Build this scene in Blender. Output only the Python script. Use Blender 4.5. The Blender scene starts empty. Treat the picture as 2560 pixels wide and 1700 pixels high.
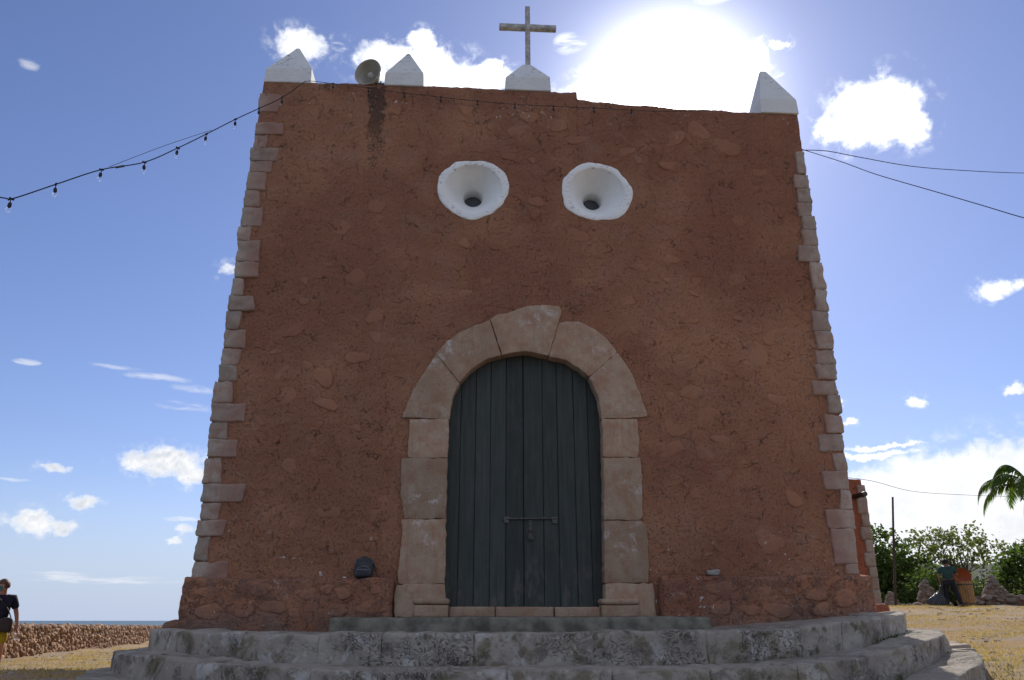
import bpy, bmesh, math, random
import numpy as np
from mathutils import Vector, Matrix, Euler

random.seed(7)
RNG = np.random.default_rng(7)
R = math.radians
scn = bpy.context.scene
COL = scn.collection

# ------------------------------------------------------------------ camera
cam_d = bpy.data.cameras.new('camera')
cam = bpy.data.objects.new('camera', cam_d)
COL.objects.link(cam)
cam_d.sensor_width = 36.0
cam_d.sensor_fit = 'HORIZONTAL'
cam_d.lens = 36.0 * 2000.0 / 2560.0
cam_d.clip_start = 0.05
cam_d.clip_end = 60000.0
cam.location = (-0.95, -11.0, 1.0)
cam.rotation_euler = (R(90 + 19.3), 0, R(-3.25))
scn.camera = cam

# ------------------------------------------------------------------ world and sun
SUN_AZ, SUN_EL = 16.35, 34.75
sun_dir = Vector((math.sin(R(SUN_AZ)) * math.cos(R(SUN_EL)), math.cos(R(SUN_AZ)) * math.cos(R(SUN_EL)), math.sin(R(SUN_EL))))

CLOUDS = [(10.5, 36.5, 2.6, 0.9, 0.7), (8.3, 39.5, 1.6, 0.7, 0.5), (23.0, 36.6, 1.5, 1.2, 0.8), (21.0, 41.5, 2.2, 0.8, 0.45), (13.5, 43.5, 3.5, 0.7, 0.4), (-14.5, 38.14, 2.04, 1.01, 1), (-11.71, 38.46, 0.93, 0.32, 0.5), (-7.54, 38.32, 2.75, 0.92, 0.9), (-4.48, 39.44, 1.27, 0.86, 1), (-3.47, 38.07, 3.34, 1.15, 1), (-0.11, 37.38, 4.08, 0.84, 1), (1.55, 38.03, 1.12, 0.67, 0.9), (-5.25, 36.98, 4.03, 0.7, 1), (31.41, 31.78, 3.18, 2.2, 1.2), (28.49, 31.53, 1.36, 1.08, 0.8), (33.38, 30.67, 1.4, 1.31, 0.9), (25.3, 37.33, 0.8, 0.34, 0.6), (24.92, 35.64, 0.53, 0.19, 0.5), (36.59, 19.52, 1.31, 0.63, 0.85), (37.47, 19.68, 0.82, 0.37, 0.8), (30.7, 13.17, 0.81, 0.39, 0.8), (36.43, 13.11, 0.59, 0.29, 0.7), (26.76, 12.39, 0.51, 0.26, 0.9), (26.12, 13.71, 0.38, 0.4, 0.9), (34.8, 6.13, 6.79, 4.0, 1.6), (30.17, 6.54, 5.99, 3.23, 1.5), (28.26, 10.71, 2.42, 0.19, 0.9), (27.39, 10.14, 2.82, 0.28, 1), (-19.79, 9.72, 2.1, 0.96, 1), (-21.79, 9.85, 1.35, 0.61, 0.9), (-18.5, 9.05, 1.36, 0.68, 0.95), (-26.63, 8.98, 0.81, 0.29, 0.7), (-27.23, 5.68, 1.33, 0.64, 0.95), (-25.57, 5.52, 0.85, 0.5, 0.9), (-24.62, 7.02, 0.97, 0.43, 0.75), (-32.84, 32.59, 0.71, 0.37, 0.35), (-17.97, 22.75, 0.72, 0.46, 0.6), (-29.23, 15.13, 0.81, 0.21, 0.5), (-18.44, 5.44, 0.79, 0.3, 0.7), (-19.0, 4.66, 0.62, 0.19, 0.6), (-18.8, 6.17, 1.46, 0.17, 0.5), (-24.09, 15.53, 1.84, 0.17, 0.3), (-21.63, 15.16, 2.18, 0.26, 0.38), (-19.08, 14.66, 1.68, 0.32, 0.34), (-19.62, 13.46, 1.93, 0.4, 0.4), (-23.05, 2.39, 6.03, 0.26, 0.4), (-28.67, 8.02, 1.02, 0.13, 0.4), (-24.76, 2.68, 2.87, 0.13, 0.3)]


class NT:
    """small helper to write node trees as expressions"""
    def __init__(s, tree):
        s.t = tree
        s.t.nodes.clear()

    def n(s, kind, **kw):
        nd = s.t.nodes.new(kind)
        for k, v in kw.items():
            setattr(nd, k, v)
        return nd

    def link(s, a, b):
        s.t.links.new(a, b)

    def put(s, sock, v):
        if v is None:
            return
        if isinstance(v, bpy.types.NodeSocket):
            s.link(v, sock)
        else:
            try:
                sock.default_value = v
            except TypeError:
                sock.default_value = (v, v, v)

    def m(s, op, a, b=None, c=None, clamp=False):
        nd = s.n('ShaderNodeMath', operation=op, use_clamp=clamp)
        s.put(nd.inputs[0], a)
        s.put(nd.inputs[1], b)
        if c is not None:
            s.put(nd.inputs[2], c)
        return nd.outputs[0]

    def v(s, op, a, b=None, scale=None):
        nd = s.n('ShaderNodeVectorMath', operation=op)
        s.put(nd.inputs[0], a)
        s.put(nd.inputs[1], b)
        if scale is not None:
            s.put(nd.inputs['Scale'], scale)
        return nd.outputs['Value'] if op in ('DOT_PRODUCT', 'LENGTH', 'DISTANCE') else nd.outputs[0]

    def sep(s, a):
        nd = s.n('ShaderNodeSeparateXYZ')
        s.put(nd.inputs[0], a)
        return nd.outputs

    def comb(s, x=0.0, y=0.0, z=0.0):
        nd = s.n('ShaderNodeCombineXYZ')
        for i, q in enumerate((x, y, z)):
            s.put(nd.inputs[i], q)
        return nd.outputs[0]

    def noise(s, vec, scale, detail=4.0, rough=0.55, dist=0.0, color=False):
        nd = s.n('ShaderNodeTexNoise')
        s.put(nd.inputs['Vector'], vec)
        nd.inputs['Scale'].default_value = scale
        nd.inputs['Detail'].default_value = detail
        nd.inputs['Roughness'].default_value = rough
        nd.inputs['Distortion'].default_value = dist
        return nd.outputs['Color'] if color else nd.outputs[0]

    def voro(s, vec, scale, feature='F1', out='Distance', rnd=1.0):
        nd = s.n('ShaderNodeTexVoronoi', feature=feature)
        s.put(nd.inputs['Vector'], vec)
        nd.inputs['Scale'].default_value = scale
        nd.inputs['Randomness'].default_value = rnd
        return nd.outputs[out]

    def ramp(s, val, lo, hi, a=0.0, b=1.0, smooth=True):
        nd = s.n('ShaderNodeMapRange')
        nd.interpolation_type = 'SMOOTHSTEP' if smooth else 'LINEAR'
        s.put(nd.inputs['Value'], val)
        nd.inputs['From Min'].default_value = lo
        nd.inputs['From Max'].default_value = hi
        nd.inputs['To Min'].default_value = a
        nd.inputs['To Max'].default_value = b
        return nd.outputs[0]

    def mix(s, fac, a, b, blend='MIX'):
        nd = s.n('ShaderNodeMix', data_type='RGBA', blend_type=blend)
        s.put(nd.inputs[0], fac)
        for sock, q in ((nd.inputs[6], a), (nd.inputs[7], b)):
            if isinstance(q, tuple) and len(q) == 3:
                q = q + (1.0,)
            s.put(sock, q)
        return nd.outputs[2]


world = bpy.data.worlds.new('World')
scn.world = world
world.use_nodes = True
w = NT(world.node_tree)
co = w.n('ShaderNodeTexCoord').outputs['Generated']
dirn = w.v('NORMALIZE', co)
dx, dy, dz = w.sep(dirn)
sky = w.n('ShaderNodeTexSky')
sky.sky_type = 'NISHITA'
sky.sun_disc = False
sky.sun_elevation = R(SUN_EL)
sky.sun_rotation = R(SUN_AZ)
sky.altitude = 10.0
sky.air_density = 1.0
sky.dust_density = 0.2
sky.ozone_density = 2.2
w.link(dirn, sky.inputs[0]) if len(sky.inputs) else None
theta = w.m('ARCCOSINE', w.m('MINIMUM', w.v('DOT_PRODUCT', dirn, tuple(sun_dir)), 0.999999))
az = w.m('MULTIPLY', w.m('ARCTAN2', dx, dy), 180 / math.pi)
el = w.m('MULTIPLY', w.m('ARCSINE', dz), 180 / math.pi)
P = w.comb(az, el, 0.0)
wc = w.noise(dirn, 26.0, 6.0, 0.6, color=True)
wc = w.v('SUBTRACT', wc, (0.5, 0.5, 0.5))
wc = w.v('MULTIPLY', wc, (2.3, 1.5, 0.0))
wc2 = w.noise(dirn, 90.0, 5.0, 0.6, color=True)
wc2 = w.v('MULTIPLY', w.v('SUBTRACT', wc2, (0.5, 0.5, 0.5)), (0.85, 0.6, 0.0))
Pd = w.v('ADD', w.v('ADD', P, wc), wc2)
Pf = w.v('ADD', P, w.v('MULTIPLY', wc, (1.0, 0.28, 0.0)))
field = faint = None
for (a, e, ra, re, wt) in CLOUDS:
    q = w.v('MULTIPLY', w.v('SUBTRACT', Pd if wt >= 0.55 else Pf, (a, e, 0.0)), (1 / (ra * 1.12), 1 / (re * 1.12), 0.0))
    f = w.m('MULTIPLY', w.m('SUBTRACT', 1.0, w.v('DOT_PRODUCT', q, q)), wt)
    if wt >= 0.55:
        field = f if field is None else w.m('MAXIMUM', field, f)
    else:
        faint = f if faint is None else w.m('MAXIMUM', faint, f)
# scattered cumulus outside the view, unseen cover thickened to brighten the shaded front
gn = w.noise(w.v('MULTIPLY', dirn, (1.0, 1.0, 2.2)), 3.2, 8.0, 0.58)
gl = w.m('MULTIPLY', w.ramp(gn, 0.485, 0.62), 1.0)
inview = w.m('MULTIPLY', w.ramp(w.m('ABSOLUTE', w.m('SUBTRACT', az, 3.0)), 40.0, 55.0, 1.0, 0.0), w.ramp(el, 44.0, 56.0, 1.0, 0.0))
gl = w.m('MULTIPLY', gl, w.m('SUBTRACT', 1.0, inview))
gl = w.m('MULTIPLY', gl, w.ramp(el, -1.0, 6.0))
en = w.noise(dirn, 46.0, 9.0, 0.66, 0.35)
en2 = w.noise(w.v('ADD', dirn, (0.0, 0.0, 0.0055)), 46.0, 9.0, 0.66, 0.35)
fld = w.m('ADD', field, w.m('MULTIPLY', w.m('SUBTRACT', en, 0.5), 1.7))
cl = w.m('MULTIPLY', w.ramp(fld, -0.12, 0.80), w.ramp(field, -0.45, 0.25))
wisp = w.m('MULTIPLY', w.m('MULTIPLY', w.ramp(field, -1.4, 0.1), w.ramp(en, 0.47, 0.72)), 0.42)
stre = w.noise(w.v('MULTIPLY', dirn, (1.0, 1.0, 6.0)), 22.0, 7.0, 0.6)
fnt = w.m('MULTIPLY', w.m('MULTIPLY', w.ramp(faint, 0.0, 0.42), w.ramp(stre, 0.36, 0.62)), 0.50)
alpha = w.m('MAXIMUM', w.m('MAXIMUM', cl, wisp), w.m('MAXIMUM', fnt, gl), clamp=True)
# cloud shading: billows lit from the sun side, grey bases well away from the sun
gsh = w.noise(w.v('ADD', dirn, (0.0, 0.0, 0.012)), 30.0, 4.0, 0.5)
relief = w.ramp(w.m('SUBTRACT', en2, en), -0.10, 0.12, 0.0, 1.0)
grey = w.m('MULTIPLY', w.m('ADD', w.m('MULTIPLY', w.ramp(gsh, 0.42, 0.64), 0.75), w.m('MULTIPLY', relief, 0.45)), w.m('MULTIPLY', w.ramp(theta, 0.22, 0.62), w.ramp(az, 14.0, -6.0, 0.28, 1.0)))
grey = w.m('MULTIPLY', grey, w.ramp(fld, 0.15, 0.9))
ccol = w.mix(w.m('MULTIPLY', grey, 0.85, clamp=True), (1.02, 1.03, 1.05), (0.50, 0.55, 0.66))
cgain = w.m('ADD', w.ramp(theta, 0.1, 0.65, 1.55, 0.97), w.ramp(theta, 0.9, 1.6, 0.0, 0.35))  # last term brightens the unseen clouds to lift the light in the shade
ccol = w.v('SCALE', ccol, scale=cgain)
SKY_GAIN = 0.090
skc = w.mix(1.0, sky.outputs[0], (1.0, 1.0, 1.0), 'MULTIPLY')
skc = w.v('SCALE', skc, scale=SKY_GAIN)
skc = w.v('MULTIPLY', skc, (1.03, 1.00, 1.26))
# thin white haze low over the horizon
hz = w.m('MULTIPLY', w.ramp(el, -0.5, 9.0, 1.0, 0.0), 0.88)
skc = w.mix(hz, skc, (0.46, 0.575, 0.79))
au1 = w.m('MULTIPLY', w.m('EXPONENT', w.m('MULTIPLY', theta, -1 / R(1.50))), 34.0)
au2 = w.m('MULTIPLY', w.m('EXPONENT', w.m('MULTIPLY', theta, -1 / R(12.0))), 0.20)
aur = w.v('ADD', w.v('SCALE', (1.0, 0.98, 0.95), scale=au1), w.v('SCALE', (0.74, 0.92, 1.12), scale=au2))
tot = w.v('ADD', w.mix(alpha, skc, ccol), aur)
bg = w.n('ShaderNodeBackground')
w.link(tot, bg.inputs['Color'])
bg.inputs['Strength'].default_value = 1.0
wo = w.n('ShaderNodeOutputWorld')
w.link(bg.outputs[0], wo.inputs['Surface'])

sun_d = bpy.data.lights.new('sun', 'SUN')
sun_d.energy = 5.0
sun_d.angle = R(0.53)
sun_d.color = (1.0, 0.95, 0.87)
sun = bpy.data.objects.new('sun', sun_d)
COL.objects.link(sun)
sun.rotation_euler = (-sun_dir).to_track_quat('-Z', 'Y').to_euler()
sun.location = (10, 30, 30)

scn.view_settings.view_transform = 'Standard'
scn.view_settings.look = 'None'
scn.view_settings.exposure = 0.0
scn.view_settings.gamma = 1.0
scn.view_settings.use_curve_mapping = False
try:
    scn.cycles.use_adaptive_sampling = True
    scn.cycles.adaptive_threshold = 0.015
    scn.cycles.use_denoising = True
    scn.cycles.max_bounces = 8
    scn.cycles.transparent_max_bounces = 16
except Exception:
    pass


# ------------------------------------------------------------------ numeric helpers
def hash01(ix, iy, iz, seed):
    h = (ix.astype(np.int64) * 374761393 + iy.astype(np.int64) * 668265263 + iz.astype(np.int64) * 2147483647 + seed * 974711) & 0xFFFFFFFF
    h = ((h ^ (h >> 13)) * 1274126177) & 0xFFFFFFFF
    h = h ^ (h >> 16)
    return (h & 0xFFFFFF) / float(0xFFFFFF)


def vnoise(p, seed=0):
    i = np.floor(p).astype(np.int64)
    f = p - i
    u = f * f * (3 - 2 * f)
    out = 0
    for a in (0, 1):
        for b in (0, 1):
            for c in (0, 1):
                wgt = (u[:, 0] if a else 1 - u[:, 0]) * (u[:, 1] if b else 1 - u[:, 1]) * (u[:, 2] if c else 1 - u[:, 2])
                out = out + wgt * hash01(i[:, 0] + a, i[:, 1] + b, i[:, 2] + c, seed)
    return out * 2 - 1


def fbm(p, freq, octs=4, gain=0.5, seed=0):
    p = np.asarray(p, float)
    if p.shape[1] == 2:
        p = np.c_[p, np.zeros(len(p))]
    out = np.zeros(len(p))
    amp = 1.0
    for o in range(octs):
        out += amp * vnoise(p * freq, seed + o * 17)
        freq *= 2.03
        amp *= gain
    return out


def sst(x, a, b):
    t = np.clip((np.asarray(x, float) - a) / (b - a), 0, 1)
    return t * t * (3 - 2 * t)


# ------------------------------------------------------------------ object helpers
def mesh(name, verts, faces, smooth=True):
    me = bpy.data.meshes.new(name)
    v = np.asarray(verts, np.float32)
    if isinstance(faces, np.ndarray) and faces.ndim == 2:
        nf, k = faces.shape
        me.vertices.add(len(v))
        me.vertices.foreach_set('co', v.ravel())
        me.loops.add(nf * k)
        me.loops.foreach_set('vertex_index', faces.astype(np.int32).ravel())
        me.polygons.add(nf)
        me.polygons.foreach_set('loop_start', np.arange(0, nf * k, k, dtype=np.int32))
        me.update(calc_edges=True)
        me.validate()
    else:
        me.from_pydata([tuple(q) for q in v.tolist()], [], [tuple(f) for f in faces])
        me.update()
    if smooth:
        me.polygons.foreach_set('use_smooth', [True] * len(me.polygons))
    return me


def wmat(o):
    b = o.matrix_basis.copy()
    return b if o.parent is None else wmat(o.parent) @ o.matrix_parent_inverse @ b


def link(name, me, mat=None, parent=None, loc=None, rot=None, scale=None):
    o = bpy.data.objects.new(name, me)
    COL.objects.link(o)
    if mat is not None and me is not None and not me.materials:
        me.materials.append(mat)
    if parent is not None:
        o.parent = parent
        off = wmat(parent)
        if loc is None:
            o.matrix_parent_inverse = off.inverted()
        else:
            o.location = loc
    elif loc is not None:
        o.location = loc
    if rot is not None:
        o.rotation_euler = rot
    if scale is not None:
        o.scale = scale
    return o


def tag(o, label=None, cat=None, group=None, kind=None):
    if label:
        o['label'] = label
    if cat:
        o['category'] = cat
    if group:
        o['group'] = group
    if kind:
        o['kind'] = kind
    return o


def thing(name, label, cat, loc=(0, 0, 0), rz=0.0, group=None):
    o = bpy.data.objects.new(name, None)
    COL.objects.link(o)
    o.empty_display_size = 0.2
    o.location = loc
    o.rotation_euler = (0, 0, rz)
    return tag(o, label, cat, group)


class MB:
    """collects simple shapes into one mesh"""
    def __init__(s):
        s.v, s.f = [], []

    def add(s, verts, faces):
        b = len(s.v)
        s.v.extend([tuple(map(float, q)) for q in verts])
        s.f.extend([tuple(int(i) + b for i in f) for f in faces])
        return s

    def box(s, x0, x1, y0, y1, z0, z1, bev=0.0):
        if bev <= 0:
            V = [(x, y, z) for x in (x0, x1) for y in (y0, y1) for z in (z0, z1)]
            F = [(0, 1, 3, 2), (4, 6, 7, 5), (0, 4, 5, 1), (2, 3, 7, 6), (0, 2, 6, 4), (1, 5, 7, 3)]
            return s.add(V, F)
        c = np.array([(x0 + x1) / 2, (y0 + y1) / 2, (z0 + z1) / 2])
        h = np.array([(x1 - x0) / 2, (y1 - y0) / 2, (z1 - z0) / 2])
        V, F = lattice(3, 3, 3)
        V = np.sign(V) * h - np.where(np.abs(V) < 0.99, np.sign(V) * bev, 0)
        V = np.where(np.abs(V) < 1e-9, 0, V)
        return s.add(V + c, F)

    def tube(s, pts, rad, n=6, cap=True):
        pts = [Vector(p) for p in pts]
        rr = rad if hasattr(rad, '__len__') else [rad] * len(pts)
        V, F = [], []
        up0 = None
        for i, p in enumerate(pts):
            d = (pts[min(i + 1, len(pts) - 1)] - pts[max(i - 1, 0)])
            d = d.normalized() if d.length > 1e-9 else Vector((0, 0, 1))
            if up0 is None:
                up0 = Vector((0, 0, 1)) if abs(d.z) < 0.9 else Vector((1, 0, 0))
            x = d.cross(up0)
            x = x.normalized() if x.length > 1e-6 else d.orthogonal().normalized()
            y = d.cross(x).normalized()
            for k in range(n):
                a = 2 * math.pi * k / n
                V.append(p + x * (math.cos(a) * rr[i]) + y * (math.sin(a) * rr[i]))
        for i in range(len(pts) - 1):
            for k in range(n):
                a, b = i * n + k, i * n + (k + 1) % n
                F.append((a, b, b + n, a + n))
        if cap:
            F.append(tuple(range(n - 1, -1, -1)))
            F.append(tuple((len(pts) - 1) * n + k for k in range(n)))
        return s.add(V, F)

    def lathe(s, prof, n=16, M=None, jit=None):
        V, F = [], []
        for j, (r, z) in enumerate(prof):
            for k in range(n):
                a = 2 * math.pi * k / n
                q = r * (1 + (jit(j, k) if jit else 0))
                p = Vector((q * math.cos(a), q * math.sin(a), z))
                V.append(M @ p if M else p)
        for j in range(len(prof) - 1):
            for k in range(n):
                a, b = j * n + k, j * n + (k + 1) % n
                F.append((a, b, b + n, a + n))
        return s.add(V, F)

    def build(s, name, mat, parent=None, smooth=False, **kw):
        me = mesh(name, s.v, s.f, smooth)
        return link(name, me, mat, parent, **kw)


_LAT = {}


def lattice(nx, ny, nz):
    """surface vertices of a subdivided cube in -1..1 and its quads"""
    key = (nx, ny, nz)
    if key in _LAT:
        return _LAT[key]
    idx, V, F = {}, [], []

    def vi(i, j, k):
        if (i, j, k) not in idx:
            idx[(i, j, k)] = len(V)
            V.append((2 * i / nx - 1, 2 * j / ny - 1, 2 * k / nz - 1))
        return idx[(i, j, k)]
    for j in range(ny):
        for k in range(nz):
            F.append((vi(0, j, k), vi(0, j, k + 1), vi(0, j + 1, k + 1), vi(0, j + 1, k)))
            F.append((vi(nx, j, k), vi(nx, j + 1, k), vi(nx, j + 1, k + 1), vi(nx, j, k + 1)))
    for i in range(nx):
        for k in range(nz):
            F.append((vi(i, 0, k), vi(i + 1, 0, k), vi(i + 1, 0, k + 1), vi(i, 0, k + 1)))
            F.append((vi(i, ny, k), vi(i, ny, k + 1), vi(i + 1, ny, k + 1), vi(i + 1, ny, k)))
    for i in range(nx):
        for j in range(ny):
            F.append((vi(i, j, 0), vi(i, j + 1, 0), vi(i + 1, j + 1, 0), vi(i + 1, j, 0)))
            F.append((vi(i, j, nz), vi(i + 1, j, nz), vi(i + 1, j + 1, nz), vi(i, j + 1, nz)))
    _LAT[key] = (np.array(V), np.array(F))
    return _LAT[key]


def rough_block(h, r, n, amp=0.01, freq=6.0, seed=0, octs=3):
    """rounded box with half sizes h and corner radius r, eroded by noise; returns verts (centred), faces, normals"""
    V, F = lattice(*n)
    h = np.array(h, float)
    # crowd the lattice towards the edges so the rounding shows
    W = np.sign(V) * (1 - (1 - np.abs(V)) ** 1.25)
    P0 = W * h
    inner = np.clip(P0, -(h - r), h - r)
    d = P0 - inner
    L = np.linalg.norm(d, axis=1, keepdims=True)
    nrm = d / np.maximum(L, 1e-9)
    P1 = inner + nrm * r
    off = np.array([seed * 3.71, seed * 1.37, seed * 2.11])
    P1 = P1 + nrm * (fbm(P1 + off, freq, octs, 0.55, seed)[:, None] * amp)
    return P1, F


def poly_stone(poly, yf, yb, bev, seed, amp=0.004, step=0.06):
    """a flat cut stone: outline in (x, z), front at yf, back at yb, softened arris"""
    rs = np.random.default_rng(seed)
    pts = []
    n = len(poly)
    for i in range(n):
        a, b = np.array(poly[i]), np.array(poly[(i + 1) % n])
        k = max(1, int(np.linalg.norm(b - a) / step))
        for j in range(k):
            pts.append(a + (b - a) * j / k)
    pts = np.array(pts)
    pts += rs.normal(0, 1, pts.shape) * amp
    c = pts.mean(0)
    pts = pts + (pts - c) / np.linalg.norm(pts - c, axis=1, keepdims=True) * 0.005
    m = len(pts)
    d = c - pts
    dl = np.linalg.norm(d, axis=1, keepdims=True)
    V, F = [], []

    def ring(p, y):
        y = np.broadcast_to(y, (m,))
        V.extend([(p[i, 0], y[i], p[i, 1]) for i in range(m)])
    ring(pts, yb)
    ring(pts, yf + bev)
    ring(pts + d / dl * bev * 0.35, yf + bev * 0.3)
    ring(pts + d / dl * bev * 1.2, yf + rs.normal(0, 1, m) * 0.0015)
    for t in (0.3, 0.55, 0.8):
        ring(pts + d * t, yf + rs.normal(0, 1, m) * 0.003 * (1 - t))
    V.append((c[0], yf, c[1]))
    for j in range(6):
        for i in range(m):
            a, b = j * m + i, j * m + (i + 1) % m
            F.append((a, a + m, b + m, b))
    for i in range(m):
        F.append((6 * m + i, 7 * m, 6 * m + (i + 1) % m))
    return np.array(V), F


# ------------------------------------------------------------------ materials
def new_mat(name):
    mt = bpy.data.materials.new(name)
    mt.use_nodes = True
    nt = NT(mt.node_tree)
    out = nt.n('ShaderNodeOutputMaterial')
    b = nt.n('ShaderNodeBsdfPrincipled')
    nt.link(b.outputs[0], out.inputs['Surface'])
    return mt, nt, b, out


def finish(nt, b, col, rough=0.9, height=None, dist=0.01, strength=1.0, spec=0.25, metal=0.0):
    nt.put(b.inputs['Base Color'], col if isinstance(col, bpy.types.NodeSocket) else (tuple(col) + (1.0,) if len(col) == 3 else col))
    nt.put(b.inputs['Roughness'], rough)
    nt.put(b.inputs['Metallic'], metal)
    b.inputs['Specular IOR Level'].default_value = spec
    if height is not None:
        bp = nt.n('ShaderNodeBump')
        bp.inputs['Distance'].default_value = dist
        bp.inputs['Strength'].default_value = strength
        nt.put(bp.inputs['Height'], height)
        nt.link(bp.outputs[0], b.inputs['Normal'])


def obj_co(nt, rand=False):
    c = nt.n('ShaderNodeTexCoord').outputs['Object']
    if rand:
        r = nt.n('ShaderNodeObjectInfo').outputs['Random']
        c = nt.v('ADD', c, nt.comb(nt.m('MULTIPLY', r, 37.0), nt.m('MULTIPLY', r, 11.0), nt.m('MULTIPLY', r, 23.0)))
    return c


def plain(name, col, rough=0.8, var=0.15, scale=8.0, bump=0.0, metal=0.0, spec=0.3, rand=False, dist=0.004):
    mt, nt, b, out = new_mat(name)
    c = obj_co(nt, rand)
    nz = nt.noise(c, scale, 5.0, 0.6)
    dark = tuple(q * (1 - var) for q in col)
    lite = tuple(min(1, q * (1 + var)) for q in col)
    cc = nt.mix(nt.ramp(nz, 0.3, 0.7), dark, lite)
    if rand:
        r = nt.n('ShaderNodeObjectInfo').outputs['Random']
        cc = nt.mix(1.0, cc, nt.comb(nt.ramp(r, 0, 1, 0.78, 1.2, False), nt.ramp(r, 0, 1, 0.78, 1.2, False), nt.ramp(r, 0, 1, 0.8, 1.15, False)), 'MULTIPLY')
    finish(nt, b, cc, rough, nz if bump > 0 else None, dist, bump, spec, metal)
    return mt


def red_plaster(name, dust=0.0, stone=False, red=0.0):
    """weathered red limewash over rubble"""
    mt, nt, b, out = new_mat(name)
    c = obj_co(nt)
    x, y, z = nt.sep(c)
    n1 = nt.noise(c, 0.55, 4.0, 0.55)
    n2 = nt.noise(c, 2.6, 6.0, 0.62)
    n3 = nt.noise(c, 38.0, 6.0, 0.72)
    n4 = nt.noise(c, 9.0, 7.0, 0.68, 0.1)
    colr = nt.mix(nt.ramp(n1, 0.33, 0.66), (0.290, 0.136, 0.080), (0.380, 0.188, 0.108))
    colr = nt.mix(nt.m('MULTIPLY', nt.ramp(n2, 0.45, 0.75), 0.6), colr, (0.340, 0.196, 0.140))
    n5 = nt.noise(nt.v('ADD', c, (4.0, 9.0, 2.0)), 1.3, 5.0, 0.6)
    colr = nt.mix(nt.m('MULTIPLY', nt.ramp(n5, 0.55, 0.72), 0.55), colr, (0.410, 0.208, 0.116))
    n6 = nt.noise(nt.v('ADD', c, (14.0, 3.0, 5.0)), 0.42, 3.0, 0.6)
    colr = nt.mix(nt.m('MULTIPLY', nt.ramp(n6, 0.43, 0.60), 0.62), colr, (0.235, 0.100, 0.062))
    if red > 0:
        colr = nt.mix(red, colr, (0.360, 0.110, 0.062))
    if stone:
        r = nt.n('ShaderNodeObjectInfo').outputs['Random']
        colr = nt.mix(nt.ramp(r, 0, 1, 0.0, 0.32, False), colr, (0.385, 0.196, 0.118))
    # fine pitting: small hollows coloured darker
    pit = nt.ramp(n3, 0.34, 0.47, 1.0, 0.0)
    colr = nt.mix(nt.m('MULTIPLY', pit, 0.42 if not stone else 0.30), colr, (0.105, 0.06, 0.05))
    hol = nt.m('MULTIPLY', nt.ramp(nt.noise(c, 15.0, 4.0, 0.6), 0.69, 0.73), nt.ramp(n2, 0.42, 0.6))
    colr = nt.mix(nt.m('MULTIPLY', hol, 0.75 if not stone else 0.15), colr, (0.05, 0.035, 0.03))
    # hairline cracks round the rubble
    wob = nt.v('SCALE', nt.v('SUBTRACT', nt.noise(c, 5.0, 4.0, 0.6, color=True), (0.5, 0.5, 0.5)), scale=0.35)
    ck = nt.voro(nt.v('ADD', c, wob), 2.9, 'DISTANCE_TO_EDGE')
    ckm = nt.m('MULTIPLY', nt.ramp(ck, 0.003, 0.016, 1.0, 0.0), nt.ramp(nt.noise(c, 4.0, 4.0, 0.65), 0.50, 0.58))
    if not stone:
        colr = nt.mix(nt.m('MULTIPLY', ckm, 0.75), colr, (0.06, 0.04, 0.035))
    # black mould running down below the loudspeaker, broken up by crackle
    sx = nt.m('ADD', nt.m('ADD', x, 2.50), nt.m('MULTIPLY', nt.m('SUBTRACT', nt.noise(nt.comb(0.0, 0.0, z), 2.2, 3.0, 0.5), 0.5), 0.7))
    band = nt.m('MULTIPLY', nt.ramp(nt.m('ABSOLUTE', sx), 0.03, 0.34, 1.0, 0.0), nt.m('MULTIPLY', nt.ramp(z, 6.7, 8.3), nt.ramp(z, 9.35, 9.2)))
    crk = nt.voro(nt.v('ADD', c, nt.v('SCALE', wob, scale=0.25)), 15.0, 'DISTANCE_TO_EDGE')
    blot = nt.noise(nt.v('MULTIPLY', c, (1.0, 1.0, 0.55)), 5.0, 6.0, 0.7)
    solid = nt.m('MULTIPLY', nt.ramp(nt.m('MULTIPLY', band, nt.m('ADD', nt.m('MULTIPLY', blot, 1.6), -0.15)), 0.44, 0.58), nt.ramp(z, 7.9, 8.7, 0.15, 1.0))
    mould = nt.m('MAXIMUM', nt.m('MULTIPLY', nt.ramp(crk, 0.05, 0.14, 1.0, 0.0), nt.ramp(nt.m('MULTIPLY', band, nt.m('ADD', nt.m('MULTIPLY', blot, 1.3), -0.05)), 0.32, 0.55)), solid)
    top = nt.m('MULTIPLY', nt.ramp(z, 8.75, 9.2), nt.ramp(nt.noise(c, 3.0, 5.0, 0.7), 0.5, 0.68))
    mould = nt.m('MAXIMUM', mould, nt.m('MULTIPLY', top, 0.75))
    colr = nt.mix(nt.m('MULTIPLY', mould, 0.70), colr, (0.045, 0.038, 0.034))
    # white flecks where the wash has come off
    fl = nt.noise(c, 11.0, 3.0, 0.55, 1.2)
    reg = nt.noise(nt.v('ADD', c, (7.0, 1.0, 3.0)), 1.1, 2.0, 0.5)
    low = nt.m('MAXIMUM', nt.ramp(z, 1.3, 2.7, 1.0, 0.0), nt.m('MULTIPLY', nt.ramp(z, 8.2, 8.8), 0.75))
    flk = nt.m('MULTIPLY', nt.ramp(fl, 0.665, 0.70), nt.m('MULTIPLY', nt.ramp(reg, 0.45, 0.54), low))
    colr = nt.mix(flk, colr, (0.62, 0.60, 0.56))
    # dust and grey dirt low down, next to the steps
    dirt = nt.m('MULTIPLY', nt.ramp(z, 0.9, 1.25, 1.0, 0.0), nt.ramp(n2, 0.3, 0.6))
    colr = nt.mix(nt.m('MULTIPLY', dirt, 0.65), colr, (0.17, 0.13, 0.11))
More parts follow.
